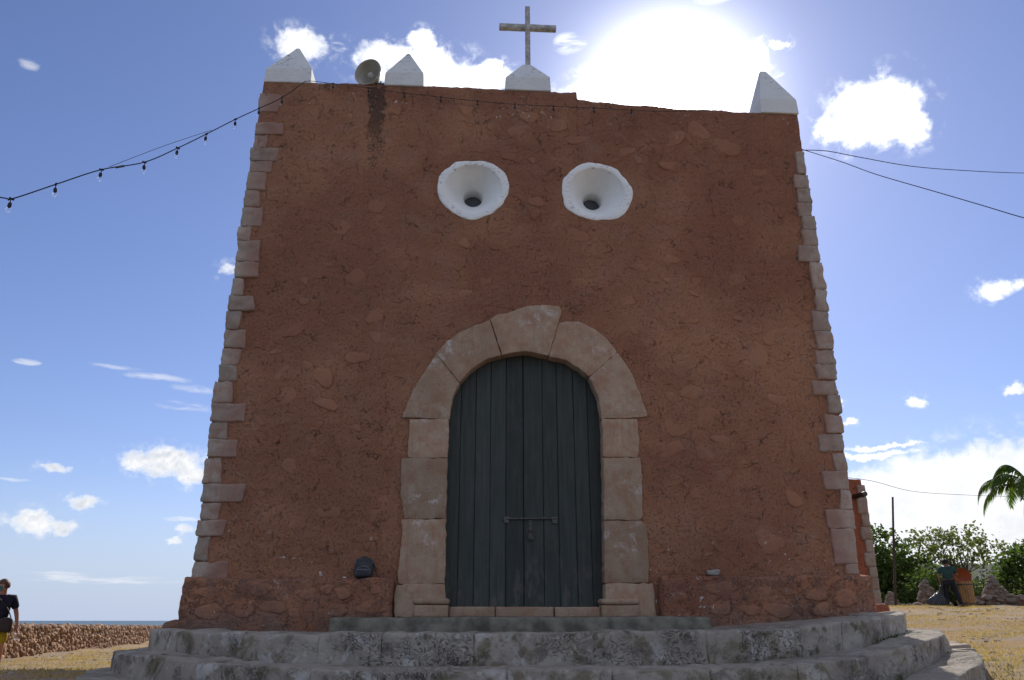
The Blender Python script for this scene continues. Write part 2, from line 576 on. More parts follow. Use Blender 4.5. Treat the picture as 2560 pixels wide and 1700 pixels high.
    if dust > 0:
        w2 = nt.v('SCALE', nt.v('SUBTRACT', nt.noise(c, 4.0, 5.0, 0.65, color=True), (0.5, 0.5, 0.5)), scale=0.5)
        c2 = nt.voro(nt.v('MULTIPLY', nt.v('ADD', c, w2), (1.0, 1.0, 1.6)), 3.6, 'DISTANCE_TO_EDGE')
        cm2 = nt.m('MULTIPLY', nt.ramp(c2, 0.004, 0.035, 1.0, 0.0), nt.ramp(nt.noise(c, 2.4, 4.0, 0.65), 0.40, 0.56))
        colr = nt.mix(nt.m('MULTIPLY', cm2, 0.72), colr, (0.055, 0.040, 0.034))
        grm = nt.ramp(nt.noise(nt.v('ADD', c, (3.0, 17.0, 4.0)), 2.0, 6.0, 0.7), 0.46, 0.66)
        colr = nt.mix(nt.m('MULTIPLY', grm, 0.55), colr, (0.140, 0.085, 0.068))
        colr = nt.mix(nt.m('MULTIPLY', nt.ramp(n4, 0.5, 0.68), dust), colr, (0.15, 0.105, 0.085))
    h = nt.m('ADD', nt.m('MULTIPLY', n3, 0.75 if not stone else 0.25), nt.m('MULTIPLY', n4, 0.9))
    h = nt.m('SUBTRACT', h, nt.m('MULTIPLY', ckm, 0.8 if not stone else 0.0))
    h = nt.m('SUBTRACT', h, nt.m('MULTIPLY', pit, 0.35 if not stone else 0.1))
    finish(nt, b, colr, 0.95, h, 0.018, 0.9, 0.12)
    return mt


def cut_stone(name, base, pale, red, redmask=0.5, white=0.4, tooled=True, inner=False):
    """dressed limestone with traces of the red wash and white lime"""
    mt, nt, b, out = new_mat(name)
    c = obj_co(nt)
    x, y, z = nt.sep(c)
    r = nt.n('ShaderNodeObjectInfo').outputs['Random']
    n1 = nt.noise(c, 2.2, 5.0, 0.6)
    n2 = nt.noise(c, 7.0, 6.0, 0.65)
    n3 = nt.noise(c, 45.0, 5.0, 0.7)
    col = nt.mix(nt.ramp(n1, 0.3, 0.7), base, pale)
    col = nt.mix(nt.m('MULTIPLY', nt.ramp(n2, 0.42, 0.66), redmask), col, red)
    col = nt.mix(1.0, col, nt.comb(nt.ramp(r, 0, 1, 0.84, 1.14, False), nt.ramp(r, 0, 1, 0.84, 1.12, False), nt.ramp(r, 0, 1, 0.84, 1.12, False)), 'MULTIPLY')
    wn = nt.noise(nt.v('ADD', c, (3.0, 5.0, 1.0)), 5.0, 7.0, 0.7, 0.4)
    wl = nt.noise(nt.v('ADD', c, (13.0, 2.0, 6.0)), 1.4, 3.0, 0.5)
    wm = nt.m('MULTIPLY', nt.m('MULTIPLY', nt.ramp(wn, 0.50, 0.66), nt.ramp(wl, 0.46, 0.62)), nt.ramp(n3, 0.36, 0.56))
    stv = nt.noise(nt.v('MULTIPLY', c, (26.0, 26.0, 1.6)), 1.0, 4.0, 0.65)
    col = nt.mix(nt.m('MULTIPLY', nt.ramp(stv, 0.5, 0.66), 0.35), col, red)
    col = nt.mix(nt.m('MULTIPLY', wm, white), col, (0.60, 0.57, 0.54))
    pit = nt.ramp(n3, 0.32, 0.44, 1.0, 0.0)
    col = nt.mix(nt.m('MULTIPLY', pit, 0.55), col, tuple(q * 0.4 for q in base))
    if inner:
        iw = nt.m('ADD', nt.m('ABSOLUTE', x), nt.m('MULTIPLY', nt.m('SUBTRACT', n2, 0.5), 0.45))
        rr_ = nt.m('MULTIPLY', nt.ramp(iw, 4.40, 4.12), nt.ramp(nt.m('MULTIPLY', r, 1.0), 0.0, 1.0, 0.25, 0.95, False))
        col = nt.mix(rr_, col, (0.300, 0.165, 0.125))
    dk = nt.ramp(nt.noise(c, 3.4, 6.0, 0.7), 0.62, 0.74)
    col = nt.mix(nt.m('MULTIPLY', dk, 0.35), col, tuple(q * 0.45 for q in base))
    h = nt.m('ADD', nt.m('MULTIPLY', n3, 0.5), nt.m('MULTIPLY', n2, 0.8))
    if tooled:
        tl = nt.noise(nt.v('MULTIPLY', c, (38.0, 38.0, 2.5)), 1.0, 3.0, 0.6)
        h = nt.m('ADD', h, nt.m('MULTIPLY', tl, 0.5))
    finish(nt, b, col, 0.92, h, 0.012, 0.8, 0.15)
    return mt


def step_stone(name):
    """eroded limestone kerb: pale lime skin, black lichen, olive moss, wormy relief"""
    mt, nt, b, out = new_mat(name)
    c = obj_co(nt)
    x, y, z = nt.sep(c)
    geo = nt.n('ShaderNodeNewGeometry')
    nx, ny, nz = nt.sep(geo.outputs['Normal'])
    n1 = nt.noise(c, 1.5, 5.0, 0.6)
    n2 = nt.noise(nt.v('ADD', c, (5.0, 2.0, 8.0)), 3.2, 7.0, 0.68, 0.5)
    n3 = nt.noise(c, 30.0, 6.0, 0.72)
    worm = nt.noise(nt.v('ADD', c, nt.v('SCALE', nt.noise(c, 3.0, 3.0, 0.5, color=True), scale=0.8)), 12.0, 3.0, 0.5, 1.2)
    wr = nt.m('ABSOLUTE', nt.m('SUBTRACT', worm, 0.5))
    groove = nt.ramp(wr, 0.0, 0.035, 1.0, 0.0)
    wreg = nt.ramp(nt.noise(nt.v('ADD', c, (1.0, 7.0, 2.0)), 1.1, 3.0, 0.5), 0.48, 0.58)
    col = nt.mix(nt.ramp(n1, 0.3, 0.7), (0.300, 0.262, 0.220), (0.430, 0.390, 0.335))
    olive = nt.ramp(n2, 0.50, 0.62)
    col = nt.mix(nt.m('MULTIPLY', olive, 0.75), col, (0.175, 0.148, 0.088))
    lich = nt.ramp(nt.noise(nt.v('ADD', c, (9.0, 4.0, 4.0)), 4.6, 8.0, 0.72), 0.53, 0.62)
    col = nt.mix(nt.m('MULTIPLY', lich, 0.62), col, (0.120, 0.108, 0.088))
    wht = nt.ramp(nt.noise(nt.v('ADD', c, (2.0, 11.0, 6.0)), 3.0, 7.0, 0.66, 0.3), 0.56, 0.64)
    col = nt.mix(nt.m('MULTIPLY', wht, 0.6), col, (0.56, 0.54, 0.51))
    spots = nt.m('MULTIPLY', nt.ramp(nt.voro(c, 11.0), 0.22, 0.27, 1.0, 0.0), nt.ramp(nt.noise(c, 2.0, 3.0), 0.52, 0.6))
    col = nt.mix(nt.m('MULTIPLY', spots, 0.6), col, (0.50, 0.48, 0.44))
    col = nt.mix(nt.m('MULTIPLY', nt.m('MULTIPLY', groove, wreg), 0.5), col, (0.09, 0.08, 0.068))
    green = nt.m('MULTIPLY', nt.ramp(nt.noise(nt.v('ADD', c, (21.0, 3.0, 5.0)), 2.4, 5.0, 0.6), 0.62, 0.68), nt.ramp(nz, -0.2, 0.5, 1.0, 0.3))
    col = nt.mix(nt.m('MULTIPLY', green, 0.8), col, (0.055, 0.062, 0.022))
    # worn, cleaner treads
    col = nt.mix(nt.m('MULTIPLY', nt.ramp(nz, 0.6, 0.95), 0.5), col, (0.35, 0.305, 0.255))
    h = nt.m('ADD', nt.m('MULTIPLY', n3, 0.6), nt.m('MULTIPLY', n2, 0.9))
    h = nt.m('SUBTRACT', h, nt.m('MULTIPLY', nt.m('MULTIPLY', groove, wreg), 0.9))
    finish(nt, b, col, 0.95, h, 0.028, 1.0, 0.12)
    return mt


def white_wash(name, base=(0.80, 0.80, 0.79), chip=0.5, high=True):
    mt, nt, b, out = new_mat(name)
    c = obj_co(nt)
    x, y, z = nt.sep(c)
    n1 = nt.noise(c, 3.0, 5.0, 0.6)
    n2 = nt.noise(nt.v('MULTIPLY', c, (1.0, 1.0, 2.6)), 11.0, 6.0, 0.72, 0.4)
    reg = nt.noise(c, 1.9, 2.0, 0.5)
    col = nt.mix(nt.ramp(n1, 0.3, 0.7), tuple(q * 0.93 for q in base), base)
    ch = nt.m('MULTIPLY', nt.ramp(n2, 0.56, 0.61), nt.m('MULTIPLY', nt.ramp(z, 9.25, 9.7, 0.25, 1.0) if high else nt.ramp(y, 0.03, 0.0), nt.ramp(reg, 0.36, 0.52)))
    col = nt.mix(nt.m('MULTIPLY', ch, chip), col, (0.10, 0.10, 0.10))
    finish(nt, b, col, 0.85, nt.m('ADD', n2, nt.noise(c, 30.0, 4.0, 0.6)), 0.006, 0.5, 0.2)
    return mt


def foliage(name, a, bcol, trans=0.35):
    mt = bpy.data.materials.new(name)
    mt.use_nodes = True
    nt = NT(mt.node_tree)
    out = nt.n('ShaderNodeOutputMaterial')
    geo = nt.n('ShaderNodeNewGeometry')
    r = geo.outputs['Random Per Island']
    c = nt.n('ShaderNodeTexCoord').outputs['Object']
    nz = nt.noise(c, 0.9, 3.0, 0.5)
    col = nt.mix(nt.m('ADD', nt.m('MULTIPLY', r, 0.6), nt.m('MULTIPLY', nt.ramp(nz, 0.35, 0.65), 0.4)), a, bcol)
    d = nt.n('ShaderNodeBsdfPrincipled')
    nt.put(d.inputs['Base Color'], col)
    d.inputs['Roughness'].default_value = 0.62
    d.inputs['Specular IOR Level'].default_value = 0.16
    t = nt.n('ShaderNodeBsdfTranslucent')
    nt.put(t.inputs['Color'], nt.mix(1.0, col, (1.5, 1.7, 0.7), 'MULTIPLY'))
    mx = nt.n('ShaderNodeMixShader')
    mx.inputs[0].default_value = trans
    nt.link(d.outputs[0], mx.inputs[1])
    nt.link(t.outputs[0], mx.inputs[2])
    nt.link(mx.outputs[0], out.inputs['Surface'])
    return mt


M = {}
M['plaster'] = red_plaster('red_plaster')
M['plaster_low'] = red_plaster('red_plaster_plinth', dust=0.65, red=0.12)
M['plaster_red'] = red_plaster('red_plaster_annex', red=0.8)
M['plinth_stone'] = red_plaster('red_washed_plinth_stone', dust=0.45, stone=True, red=0.12)
M['plaster_stone'] = red_plaster('red_washed_stone', stone=True)
M['quoin'] = cut_stone('quoin_limestone', (0.305, 0.256, 0.208), (0.430, 0.378, 0.315), (0.330, 0.198, 0.142), 0.7, 0.35, True, True)
M['door_stone'] = cut_stone('door_limestone', (0.335, 0.236, 0.160), (0.425, 0.322, 0.226), (0.335, 0.182, 0.115), 0.7, 0.75)
M['step'] = step_stone('step_limestone')
M['white'] = white_wash('white_lime_paint', (0.70, 0.70, 0.68), 0.75)
M['white_oculus'] = white_wash('white_oculus_paint', (0.86, 0.86, 0.83), 0.55, False)
M['rubble'] = plain('rubble_stone', (0.34, 0.215, 0.14), 0.95, 0.35, 7.0, 0.8, rand=True, dist=0.02)
M['rubble_mortar'] = plain('rubble_mortar', (0.17, 0.115, 0.08), 0.95, 0.3, 6.0, 0.8, dist=0.03)
M['dark_rubble'] = plain('grey_rubble_stone', (0.24, 0.20, 0.17), 0.95, 0.4, 7.0, 0.8, rand=True, dist=0.02)
M['concrete'] = plain('dark_mossy_concrete', (0.165, 0.155, 0.120), 0.95, 0.45, 5.0, 0.8, dist=0.012)
M['black'] = plain('black_plastic', (0.02, 0.02, 0.022), 0.5, 0.2, 10.0)
M['wire'] = plain('black_wire', (0.025, 0.023, 0.026), 0.6, 0.2, 10.0)
M['iron'] = plain('dark_iron', (0.075, 0.070, 0.065), 0.55, 0.3, 30.0, 0.3, metal=0.5)
M['galv'] = plain('galvanised_bar', (0.10, 0.098, 0.094), 0.5, 0.25, 30.0, 0.3, metal=0.6)
M['rust'] = plain('rusty_pole', (0.06, 0.042, 0.038), 0.8, 0.4, 12.0, 0.4)
M['wood'] = plain('weathered_grey_wood', (0.40, 0.385, 0.355), 0.9, 0.35, 14.0, 0.5)
M['skin'] = plain('skin', (0.40, 0.20, 0.13), 0.55, 0.08, 10.0)
M['skin_dark'] = plain('skin_brown', (0.22, 0.11, 0.07), 0.55, 0.08, 10.0)

# door paint: near black blue, scuffed
mt, nt, b, out = new_mat('dark_door_paint')
c = obj_co(nt)
g1 = nt.noise(nt.v('MULTIPLY', c, (22.0, 22.0, 1.2)), 1.0, 6.0, 0.65)
g2 = nt.noise(c, 1.6, 5.0, 0.6)
r = nt.n('ShaderNodeObjectInfo').outputs['Random']
cc = nt.mix(nt.ramp(g1, 0.3, 0.7), (0.034, 0.042, 0.038), (0.055, 0.065, 0.058))
cc = nt.mix(nt.m('MULTIPLY', nt.ramp(g2, 0.5, 0.7), 0.5), cc, (0.066, 0.064, 0.062))
cc = nt.mix(1.0, cc, nt.comb(nt.ramp(r, 0, 1, 0.8, 1.2, False), nt.ramp(r, 0, 1, 0.8, 1.2, False), nt.ramp(r, 0, 1, 0.8, 1.2, False)), 'MULTIPLY')
xx_, yy_, zz_ = nt.sep(c)
scf = nt.m('MULTIPLY', nt.ramp(nt.noise(nt.v('MULTIPLY', c, (9.0, 9.0, 3.0)), 1.0, 7.0, 0.72), 0.50, 0.66), nt.ramp(zz_, 1.1, 2.2, 0.75, 0.22))
cc = nt.mix(scf, cc, (0.105, 0.098, 0.088))
finish(nt, b, cc, 0.66, g1, 0.006, 0.8, 0.25)
M['door'] = mt

# dry lawn
mt, nt, b, out = new_mat('dry_lawn')
c = obj_co(nt)
n1 = nt.noise(c, 0.5, 6.0, 0.62)
n2 = nt.noise(c, 3.0, 6.0, 0.7)
n3 = nt.noise(c, 22.0, 5.0, 0.7)
n4 = nt.noise(nt.v('ADD', c, (30.0, 12.0, 0.0)), 0.9, 5.0, 0.66)
cc = nt.mix(nt.ramp(n1, 0.35, 0.65), (0.34, 0.225, 0.105), (0.40, 0.29, 0.160))
cc = nt.mix(nt.m('MULTIPLY', nt.ramp(n4, 0.44, 0.58), 0.9), cc, (0.320, 0.250, 0.190))
cc = nt.mix(nt.m('MULTIPLY', nt.ramp(n2, 0.52, 0.68), 0.6), cc, (0.185, 0.150, 0.070))
cc = nt.mix(nt.m('MULTIPLY', nt.ramp(n3, 0.56, 0.70), 0.5), cc, (0.14, 0.095, 0.055))
cc = nt.mix(nt.m('MULTIPLY', nt.ramp(nt.noise(c, 6.0, 4.0, 0.6), 0.63, 0.70), 0.7), cc, (0.50, 0.42, 0.33))
finish(nt, b, cc, 0.97, nt.m('ADD', nt.m('MULTIPLY', n3, 0.5), n2), 0.06, 1.0, 0.05)
M['lawn'] = mt

mt, nt, b, out = new_mat('sea_water')
c = obj_co(nt)
n1 = nt.noise(nt.v('MULTIPLY', c, (0.02, 0.05, 1.0)), 1.0, 6.0, 0.7)
finish(nt, b, nt.mix(nt.ramp(n1, 0.3, 0.7), (0.030, 0.075, 0.105), (0.045, 0.10, 0.13)), 0.42, n1, 0.6, 0.6, 0.3)
M['sea'] = mt

M['leaf_dark'] = foliage('leaf_dark_green', (0.042, 0.070, 0.020), (0.090, 0.125, 0.036), 0.40)
M['leaf_pale'] = foliage('leaf_pale_green', (0.080, 0.105, 0.036), (0.155, 0.175, 0.070), 0.42)
M['leaf_bright'] = foliage('leaf_bright_green', (0.050, 0.080, 0.024), (0.095, 0.125, 0.042), 0.34)
M['palm'] = foliage('palm_leaflet', (0.045, 0.085, 0.018), (0.105, 0.150, 0.030), 0.45)
M['palm_dead'] = foliage('dead_palm_leaflet', (0.10, 0.075, 0.045), (0.16, 0.115, 0.07), 0.3)
M['dry_grass'] = foliage('dry_grass_blade', (0.36, 0.235, 0.10), (0.47, 0.34, 0.17), 0.3)
M['weed'] = foliage('green_weed_blade', (0.045, 0.072, 0.022), (0.090, 0.110, 0.040), 0.25)
M['bark'] = plain('bark', (0.115, 0.09, 0.07), 0.95, 0.35, 10.0, 0.8, dist=0.02)
M['forest'] = foliage('far_canopy', (0.045, 0.062, 0.030), (0.085, 0.095, 0.050), 0.15)


# ------------------------------------------------------------------ terrain
def ramp_right(x):
    """the platform and the ground climb a little towards the right"""
    return 0.215 * sst(x, 1.0, 5.2)


def ground_z(x, y):
    x = np.asarray(x, float)
    y = np.asarray(y, float)
    d = np.hypot(x + 0.95, y + 11)
    wr = sst(x, 2.0, 4.8)
    z = 0.07 + wr * (0.46 + 0.91 * sst(d, 12.0, 33.5)) * sst(y, -14, -2)
    z = z + 0.24 * sst(-x, 3.8, 5.6) * sst(-x, 11.0, 8.0) * sst(y, 6.0, 1.0)
    z = z - wr * 7.0 * sst(d, 40.0, 60.0)
    lw = -12.5 - 0.16 * (y - 11.2)
    z = z - 16.0 * sst(lw - 1.2 - x, 0.0, 14.0)
    z = z - 6.0 * sst(y, 48, 70) * (1 - wr)
    return z


def terrain():
    u = np.linspace(-1, 1, 300)
    ax = np.sign(u) * (np.sinh(np.abs(u) * 3.3) / np.sinh(3.3)) * 95
    ay = np.sign(u) * (np.sinh(np.abs(u) * 3.0) / np.sinh(3.0)) * 95
    X, Y = np.meshgrid(ax + 5.0, ay + 2.0, indexing='ij')
    X, Y = X.ravel(), Y.ravel()
    Z = ground_z(X, Y)
    Pn = np.c_[X, Y]
    Z = Z + fbm(Pn, 0.45, 4, 0.5, 3) * 0.05 + fbm(Pn, 3.0, 3, 0.55, 9) * 0.018
    n = len(u)
    i = np.arange(n - 1)
    A = (i[:, None] * n + i[None, :]).ravel()
    F = np.c_[A, A + n, A + n + 1, A + 1]
    return mesh('ground', np.c_[X, Y, Z], F)


g = link('ground', terrain(), M['lawn'])
tag(g, 'dry yellow lawn with bare earth patches sloping up to the right', kind='structure')

sv, sf = [], []
rad = [0, 60, 200, 600, 2000, 7000, 25000]
for i, rr in enumerate(rad):
    for k in range(64):
        a = 2 * math.pi * k / 64
        sv.append((rr * math.cos(a), rr * math.sin(a), -14.0))
for i in range(len(rad) - 1):
    for k in range(64):
        a, b2 = i * 64 + k, i * 64 + (k + 1) % 64
        sf.append((a, b2, b2 + 64, a + 64) if i else (a, b2 + 64, a + 64))
sea = link('sea', mesh('sea', sv, sf, False), M['sea'])
tag(sea, 'dark blue sea along the horizon beyond the stone wall', kind='structure')


def wooded_hill():
    na, nd = 220, 120
    az_ = np.radians(np.linspace(-8, 80, na))
    dd = 70 * (520 / 70.0) ** np.linspace(0, 1, nd)
    A, D = np.meshgrid(az_, dd, indexing='ij')
    X = -0.95 + D * np.sin(A)
    Y = -11 + D * np.cos(A)
    base = -7 + sst(D, 70, 480) * 27 + 4 * np.sin(A * 5.0) * sst(D, 150, 400)
    tp_ = sst(np.degrees(A), -6, 16).ravel()
    Pn = np.c_[X.ravel(), Y.ravel()]
    base = (base + 9).reshape(A.shape) * tp_.reshape(A.shape) - 9
    Z = base.ravel() + tp_ * np.abs(fbm(Pn, 0.13, 3, 0.55, 5)) * 5.0 + fbm(Pn, 0.4, 2, 0.5, 8) * 1.2
    i = np.arange(na - 1)
    j = np.arange(nd - 1)
    Q = (i[:, None] * nd + j[None, :]).ravel()
    F = np.c_[Q, Q + nd, Q + nd + 1, Q + 1]
    V0 = np.c_[X.ravel(), Y.ravel(), Z]
    return V0, F


V0, F0 = wooded_hill()
hill = link('hill', mesh('hill', V0, F0), plain('far_wood_floor', (0.045, 0.055, 0.03), 0.95, 0.4, 0.2))
tag(hill, 'low wooded hill far behind the trees', kind='structure')


def leaf_quads(C, size, seed, flat=0.0, elong=1.6):
    """one small quad per centre, random orientation"""
    rs = np.random.default_rng(seed)
    n = len(C)
    a = rs.normal(0, 1, (n, 3))
    a[:, 2] *= (1 - flat)
    a /= np.linalg.norm(a, axis=1, keepdims=True)
    t = rs.normal(0, 1, (n, 3))
    b = np.cross(a, t)
    b /= np.linalg.norm(b, axis=1, keepdims=True)
    s = (size * rs.uniform(0.6, 1.3, n))[:, None]
    p0, p1, p2, p3 = C - a * s * elong * 0.5, C + b * s * 0.5, C + a * s * elong * 0.5, C - b * s * 0.5
    V = np.stack([p0, p1, p2, p3], 1).reshape(-1, 3)
    F = np.arange(n * 4).reshape(n, 4)
    return V, F


# far canopy: leaf clumps over the hill, one mass
sel = RNG.integers(0, len(V0), 42000)
Cc = V0[sel] + RNG.normal(0, 1, (len(sel), 3)) * np.array([1.6, 1.6, 0.9]) + np.array([0, 0, 0.6])
vv, ff = leaf_quads(Cc, 1.1, 4)
fo = link('forest', mesh('forest', vv, ff, False), M['forest'])
tag(fo, 'far dry woodland covering the hill behind the trees', 'woodland', kind='stuff')

# ------------------------------------------------------------------ church
church = thing('church', 'red plastered stone church front with two round white window openings', 'church', (0, 0, 0.9))
XL = lambda z: np.interp(z, [0.8, 1.6, 3.7, 5.4, 7.0, 8.3, 9.3], [-4.46, -4.46, -4.475, -4.425, -4.405, -4.36, -4.33])
XR = lambda z: np.interp(z, [0.8, 1.6, 2.7, 3.8, 5.3, 6.9, 8.0, 9.0], [4.36, 4.37, 4.41, 4.435, 4.465, 4.437, 4.431, 4.431])
TOP = lambda x: np.where(x < 0.70, 9.225, np.interp(x, [0.70, 1.6, 2.7, 3.55, 4.45], [9.085, 9.02, 8.965, 8.965, 8.935]))
EYES = [(-0.93, 7.345), (1.007, 7.35)]


def front_wall():
    nx, nz = 372, 348
    zb = 0.75
    U = np.linspace(0, 1, nx)
    T = np.linspace(0, 1, nz)
    xs = -4.45 + U * 8.885
    # put a column pair at the step in the parapet
    k = np.argmin(np.abs(xs - 0.70))
    xs[k] = 0.697
    xs[k + 1] = 0.703
    X, Tt = np.meshgrid(xs, T, indexing='ij')
    Z = zb + (TOP(X) - zb) * Tt
    f = (X + 4.45) / 8.885
    Xr = XL(Z) + (XR(Z) - XL(Z)) * f
    xr, z = Xr.ravel(), Z.ravel()
    Pn = np.c_[xr, z]
    y = fbm(Pn, 0.7, 3, 0.5, 1) * 0.010 + fbm(Pn, 4.0, 4, 0.6, 2) * 0.007 + fbm(Pn, 18.0, 3, 0.6, 6) * 0.0035
    # rubble showing through the wash
    rs = np.random.default_rng(11)
    S = np.c_[rs.uniform(-4.5, 4.5, 1500), rs.uniform(0.7, 9.3, 1500)]
    Sr = rs.uniform(0, 1, 1500)
    Pw = Pn + np.c_[fbm(Pn, 3.0, 3, 0.5, 21), fbm(Pn, 3.0, 3, 0.5, 22)] * 0.07
    Pw = Pw * np.array([1.0, 1.35])
    S2 = S * np.array([1.0, 1.35])
    f1 = np.empty(len(Pn))
    f2 = np.empty(len(Pn))
    id1 = np.empty(len(Pn), int)
    # bucket search: sort by height band
    for z0 in np.arange(0.6, 9.4, 0.2):
        mk = np.where((z >= z0) & (z < z0 + 0.2))[0]
        if len(mk) == 0:
            continue
        sk = np.where(np.abs(S[:, 1] - z0 - 0.1) < 0.75)[0]
        for c0 in range(0, len(mk), 4000):
            q = mk[c0:c0 + 4000]
            d = np.hypot(Pw[q, 0][:, None] - S2[sk, 0][None], Pw[q, 1][:, None] - S2[sk, 1][None])
            o = np.argpartition(d, 1, axis=1)[:, :2]
            dd = np.take_along_axis(d, o, 1)
            sw = dd[:, 0] > dd[:, 1]
            a = np.where(sw, dd[:, 1], dd[:, 0])
            bb = np.where(sw, dd[:, 0], dd[:, 1])
            f1[q], f2[q] = a, bb
            id1[q] = sk[np.where(sw, o[:, 1], o[:, 0])]
    e = f2 - f1
    show = sst(Sr[id1], 0.45, 0.85) * sst(fbm(Pn, 0.5, 3, 0.5, 31), -0.3, 0.4)
    y -= show * sst(e, 0.0, 0.09) * 0.011
    y += fbm(Pn, 26.0, 2, 0.6, 77) * 0.004
    crack = (1 - sst(e, 0.0, 0.018)) * sst(fbm(Pn, 0.9, 3, 0.6, 41), -0.05, 0.3)
    y += crack * 0.010
    # parapet edge and corners wear away
    edge = np.minimum(np.minimum(f.ravel(), 1 - f.ravel()) * 8.9, (TOP(xr) - z))
    y += (1 - sst(edge, 0.0, 0.07)) * 0.03
    y = np.where(np.isfinite(y), y, 0)
    V = np.c_[xr, y, z]
    V[:, 2] += (Tt.ravel() > 0.999) * (fbm(Pn, 2.0, 4, 0.6, 51) * 0.016)
    # holes for the door and the two openings
    cx = (X[:-1, :-1] + X[1:, 1:]) * 0.5
    cz = (Z[:-1, :-1] + Z[1:, 1:]) * 0.5
    hole = (np.abs(cx + 0.13) < 1.30) & (cz < 3.66) & (cz > 1.1)
    hole |= (((cx + 0.13) / 1.32) ** 2 + ((cz - 3.66) / 1.20) ** 2 < 1) & (cz >= 3.66)
    for ex, ez in EYES:
        hole |= np.hypot(cx - ex, cz - ez) < 0.49
    i = np.arange(nx - 1)
    j = np.arange(nz - 1)
    Q = (i[:, None] * nz + j[None, :])
    F = np.stack([Q, Q + nz, Q + nz + 1, Q + 1], -1)[~hole]
    # wrap the top and both sides back
    n0 = len(V)
    topi = np.arange(nx) * nz + nz - 1
    lefti = np.arange(nz)
    righti = (nx - 1) * nz + np.arange(nz)
    extra = []
    FF = [F]
    for idx, flip in ((topi, False), (lefti, False), (righti, True)):
        b0 = len(V) + sum(len(q) for q in extra)
        E = V[idx].copy()
        E[:, 1] = 0.85
        extra.append(E)
        m = np.arange(len(idx) - 1)
        q = np.c_[idx[m], idx[m + 1], b0 + m + 1, b0 + m]
        FF.append(q[:, ::-1] if flip else q)
    V = np.vstack([V] + extra)
    return mesh('front_wall', V, np.vstack(FF))


fw = link('front_wall', front_wall(), M['plaster'], church)

for sgn, nm in ((-1, 'side_wall'), (1, 'side_wall')):
    P1, Fb = rough_block((0.42, 9.6, 4.1), 0.05, (3, 60, 30), 0.02, 1.5, 71 + sgn)
    P1 = P1 + np.array([sgn * 3.96, 10.4, 4.75])
    link('side_wall', mesh('side_wall', P1, Fb), M['plaster'], church)
MB().box(-4.36, 4.36, 19.6, 20.4, 0.7, 8.8).build('rear_wall', M['plaster'], church)
MB().box(-4.3, 4.3, 0.86, 19.58, 8.45, 8.62).build('roof', M['concrete'], church)
MB().box(-4.30, 0.68, 0.84, 0.90, 8.63, 9.19).box(0.68, 4.38, 0.84, 0.90, 8.63, 8.92).build('parapet_back', M['plaster'], church)

# stones of the rubble that can be told apart on the front
rs = np.random.default_rng(5)
placed = []
LISTED = [(-2.95, 6.62, .20, .11), (-1.95, 6.0, .10, .07), (-2.62, 5.8, .17, .11), (-1.05, 6.4, .10, .07), (-2.3, 5.2, .16, .10), (-2.25, 4.85, .14, .09),
          (-2.55, 4.55, .16, .09), (-3.0, 4.25, .12, .15), (-1.85, 3.95, .11, .09), (-1.0, 5.55, .13, .09), (-0.7, 5.75, .10, .12), (-2.4, 7.0, .12, .14),
          (0.05, 7.15, .11, .10), (0.7, 5.75, .18, .10), (2.3, 4.1, .22, .10), (2.5, 3.75, .18, .13), (2.4, 3.2, .15, .09), (3.1, 5.9, .13, .10), (3.3, 6.9, .16, .10),
          (-3.3, 3.0, .16, .11), (-2.8, 2.4, .20, .10), (-3.6, 2.35, .14, .09), (2.1, 2.2, .20, .13), (3.2, 2.0, .17, .16), (2.6, 2.9, .15, .10), (3.6, 2.6, .13, .10), (-3.2, 1.85, .2, .13)]


def blocked(x, z, a):
    if z < 5.55 and abs(x + 0.13) < 1.75 + a and (z < 3.7 or math.hypot((x + 0.13), (z - 3.7)) < 1.85 + a):
        return True
    for ex, ez in EYES:
        if math.hypot(x - ex, z - ez) < 0.62 + a:
            return True
    return abs(x) > 3.85 - a or z > 8.85


for i in range(3000):
    if i < len(LISTED):
        x, z, a, bb = LISTED[i]
    else:
        x, z = rs.uniform(-4, 4), rs.uniform(1.7, 8.8)
        a = 0.06 + 0.17 * rs.random() ** 1.6
        bb = a * rs.uniform(0.4, 0.95)
        if fbm(np.array([[x, z]]), 0.5, 3, 0.5, 31)[0] < -0.15 or (z > 7.6 and rs.uniform() < 0.6):
            continue
    if blocked(x, z, a) or any(math.hypot(x - q[0], (z - q[1]) * 1.3) < a + q[2] + 0.03 for q in placed):
        continue
    placed.append((x, z, a))
    if len(placed) > 105:
        break
    m = 14
    ph = rs.uniform(0, 6.3, 3)
    th = np.arange(m) / m * 2 * math.pi
    sq = rs.uniform(2.0, 3.6)
    rr = (np.abs(np.cos(th)) ** sq + np.abs(np.sin(th)) ** sq) ** (-1 / sq)
    rr *= 1 + 0.15 * np.sin(2 * th + ph[0]) + 0.12 * np.sin(3 * th + ph[1]) + rs.normal(0, 0.035, m)
    rot = rs.normal(0, 0.35)
    px, pz = rr * np.cos(th) * a, rr * np.sin(th) * bb
    px, pz = px * math.cos(rot) - pz * math.sin(rot), px * math.sin(rot) + pz * math.cos(rot)
    pr = rs.uniform(0.002, 0.007)
    tl = rs.normal(0, 0.03, 2)
    V, F = [], []
    for (s, yy) in ((1.06, 0.03), (1.0, -0.2 * pr), (0.90, -0.95 * pr), (0.5, -1.35 * pr)):
        V += [(x + px[k] * s, yy + (px[k] * tl[0] + pz[k] * tl[1]) * (yy < 0), z + pz[k] * s) for k in range(m)]
    V.append((x, -1.4 * pr, z))
    for j in range(3):
        F += [(j * m + k, j * m + m + k, j * m + m + (k + 1) % m, j * m + (k + 1) % m) for k in range(m)]
    F += [(3 * m + k, 4 * m, 3 * m + (k + 1) % m) for k in range(m)]
    link('wall_stone', mesh('wall_stone', V, F), M['plaster_stone'], church)

